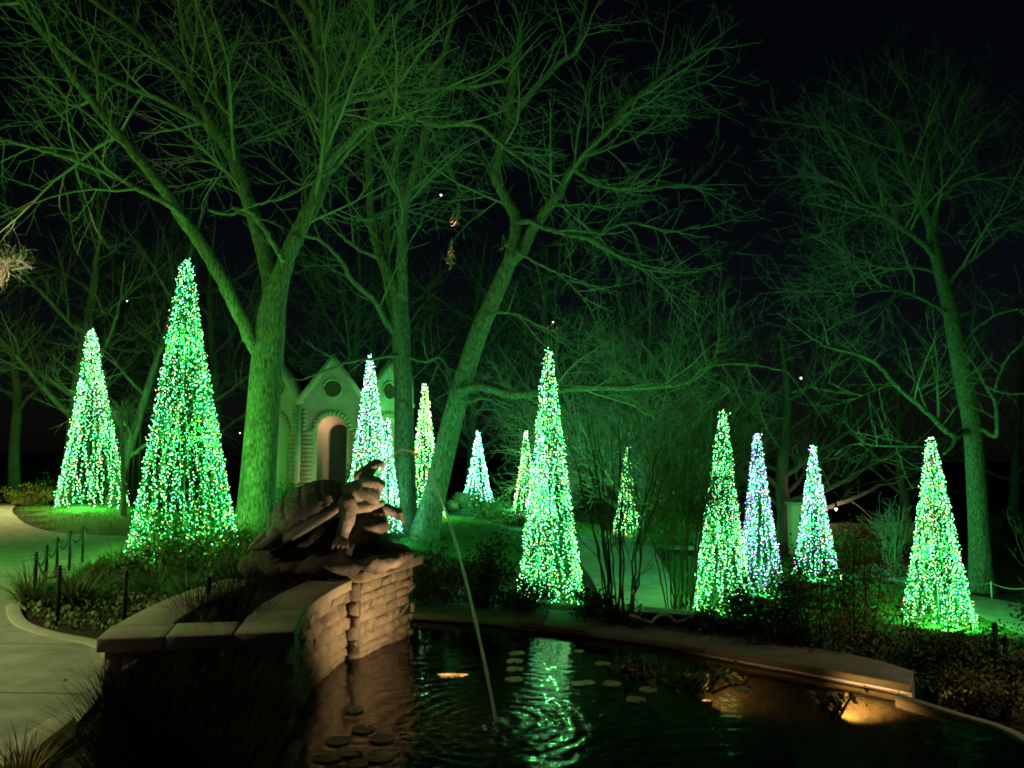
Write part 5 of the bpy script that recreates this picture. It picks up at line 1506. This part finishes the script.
# ------------------------------------------------------------------ small lamps hung in the trees and their glow on twigs
def tree_lamp(px, py, d, label, energy, aim=None, rad=None):
    p = P(px, py, d)
    r = empty('tree_lamp', p, label, 'lamp', 'small lamps hung in the trees')
    s_ = rad or 1.2 * d / F
    mb = MB(); mb.tube([(0, 0, s_ * 4), (0, 0, s_ * 1.6), (0, 0, s_ * .6)], [s_ * .5, s_ * .9, s_ * 1.3], 8, cap=True); mb.tube([(0, 0, s_ * 4), (.02, 0, s_ * 12)], .006, 4); mb.build('shade', M['blackmetal'], r)
    mb = MB(); mb.octas([(0, 0, 0)], s_, 0); mb.build('bulb', M['lamp_small'], r)
    if energy:
        if aim is None:
            lamp('lamp_light', 'POINT', (0, 0, -s_ * 1.6), energy, (1, .66, .42), .03, r)
        else:
            o = lamp('lamp_light', 'SPOT', (0, 0, -s_ * 1.6), energy, (1, .66, .42), .03, r, spot_size=.8, spot_blend=.5)
            o.rotation_euler = (Vector(aim) - Vector(p)).to_track_quat('-Z', 'Y').to_euler()
    return r
tree_lamp(441, 195, 14.3, 'tiny bright lamp hanging above the dead leaves in the middle trees', 170, P(453, 250, 14.0))
tree_lamp(127, 301, 19, 'tiny lamp hanging between the two left light trees', 4, rad=.02)
tree_lamp(553, 322, 15.5, 'tiny lamp above the tall slender light tree', 3, rad=.016)
tree_lamp(801, 378, 17, 'tiny bright lamp above the teal and violet light tree', 60, P(812, 428, 18.6))
tree_lamp(836, 509, 23, 'small bright lamp low behind the teal and violet light tree', 25, rad=.05)
tree_lamp(240, 433, 24, 'faint tiny lamp left of the big trunk', 0, rad=.022)
def dead_spray(px, py, d, hpx, n, label, seed):
    g = np.random.default_rng(seed); p = P(px, py, d); r = empty('dead_leaf_spray', p, label, 'leaf spray', 'sprays of dead leaves')
    h_ = hpx * d / F; mb = MB(); tw_ = MB(); c_ = []
    for k in range(5):
        e = np.array([g.normal(0, h_ * .15), g.normal(0, h_ * .15), -h_ * g.uniform(.5, 1)])
        q = smooth_curve([[0, 0, .3 * h_], e * .5 + g.normal(0, .03, 3), e], 5); tw_.tube(q, .005, 3); c_ += list(q[4:])
    c_ = np.array(c_); cc_ = c_[g.integers(0, len(c_), n)] + g.normal(0, .035, (n, 3))
    mb.leaves(cc_, .10 * g.uniform(.5, 1.2, n), up=-.8, asp=.3, g=g)
    tw_.build('twig', M['twig'], r); mb.build('leaf_tuft', M['leaf_dead'], r)
dead_spray(459, 207, 14.2, 22, 26, 'pinkish dead leaf spray just below the bright tree lamp', 1)
dead_spray(452, 245, 14.1, 26, 38, 'pinkish dead leaf spray lowest below the bright tree lamp', 2)
dead_spray(503, 238, 14.6, 14, 14, 'small pinkish dead leaf spray left of the crooked limb', 3)
# warm-lit tangle of twigs at the left edge
r = empty('twig_bunch', P(8, 268, 12), 'warm lit round tangle of twigs high at the left picture edge', 'twigs')
tb = Tree(r, 77, M['twig'], M['twig'], .005, 1.3, 0)
for k in range(40):
    v = tb.g.normal(size=3); v /= np.linalg.norm(v); s_ = np.array(P(6, 264, 12)); e = s_ + v * tb.g.uniform(.2, .55)
    q = tb.walk(s_, v, tb.g.uniform(.3, .58), 7, .35)
    tb.crown.tube(q - tb.o, np.linspace(.011, .005, 8), 4); tb.sprout(q, np.linspace(.01, .006, 8), 1, .28, 2, .1, 7)
tb.limb([P(-60, 258, 12.3), P(-30, 262, 12.1), P(0, 266, 12)], .03, .015, spr=0)
tb.done()
lamp('lantern_off_left', 'SPOT', P(-75, 330, 10.8), 420, (1, .68, .46), .05, None, spot_size=.5, spot_blend=.4).rotation_euler = (Vector(P(8, 264, 12)) - Vector(P(-75, 330, 10.8))).to_track_quat('-Z', 'Y').to_euler()
# green light on the left path is added at the end by an unseen fill

# green floodlights added low among the plants to brighten the bare trees
def flood(x, y, aim, energy, colr, label, sp=1.7):
    loc = (x, y, gz(x, y)); root = empty('fill_uplight', loc, label, 'floodlight', 'low floodlights among the plants')
    v = (Vector(aim) - Vector(loc)).normalized(); a3 = np.array(v)
    mb = MB(); c_ = np.array([0, 0, .16]); mb.tube([c_ - a3 * .1, c_ + a3 * .02, c_ + a3 * .06], [.05, .07, .075], 12, cap=True); mb.tube([(0, 0, -.1), (0, 0, .12)], .012, 6)
    mb.build('housing', M['blackmetal'], root)
    o = lamp('flood', 'SPOT', c_ + a3 * .10, energy, colr, .04, root, spot_size=sp, spot_blend=1.0)
    o.rotation_euler = v.to_track_quat('-Z', 'Y').to_euler()
flood(-3.0, 10.2, (-4.0, 13.2, 6), 90, (.2, 1, .08), 'added low floodlight in the leafy bed below the big forked tree')
flood(-1.3, 12.4, (-1.2, 16, 5.5), 230, TE, 'added low floodlight on the lawn below the leaning tree')
fp_ = on_ground(304, 516, 20.4)
flood(fp_[0], fp_[1], (pav_c[0], pav_c[1] - 1.5, 2.6), 55, (1, .72, .40), 'small warm floodlight in front of the pavilion', 1.6)
flood(2.2, 14.0, (2.8, 22, 5), 520, GN, 'added low floodlight by the middle path below the twiggy tree', 1.9)
flood(8.6, 15.2, (10.3, 18, 6), 70, GR, 'added low floodlight behind the rightmost light tree')

lamp('path_green_fill', 'POINT', (-10.5, 9.0, 1.3), 620, GR, .1)   # unseen green fill added for the left path and bed
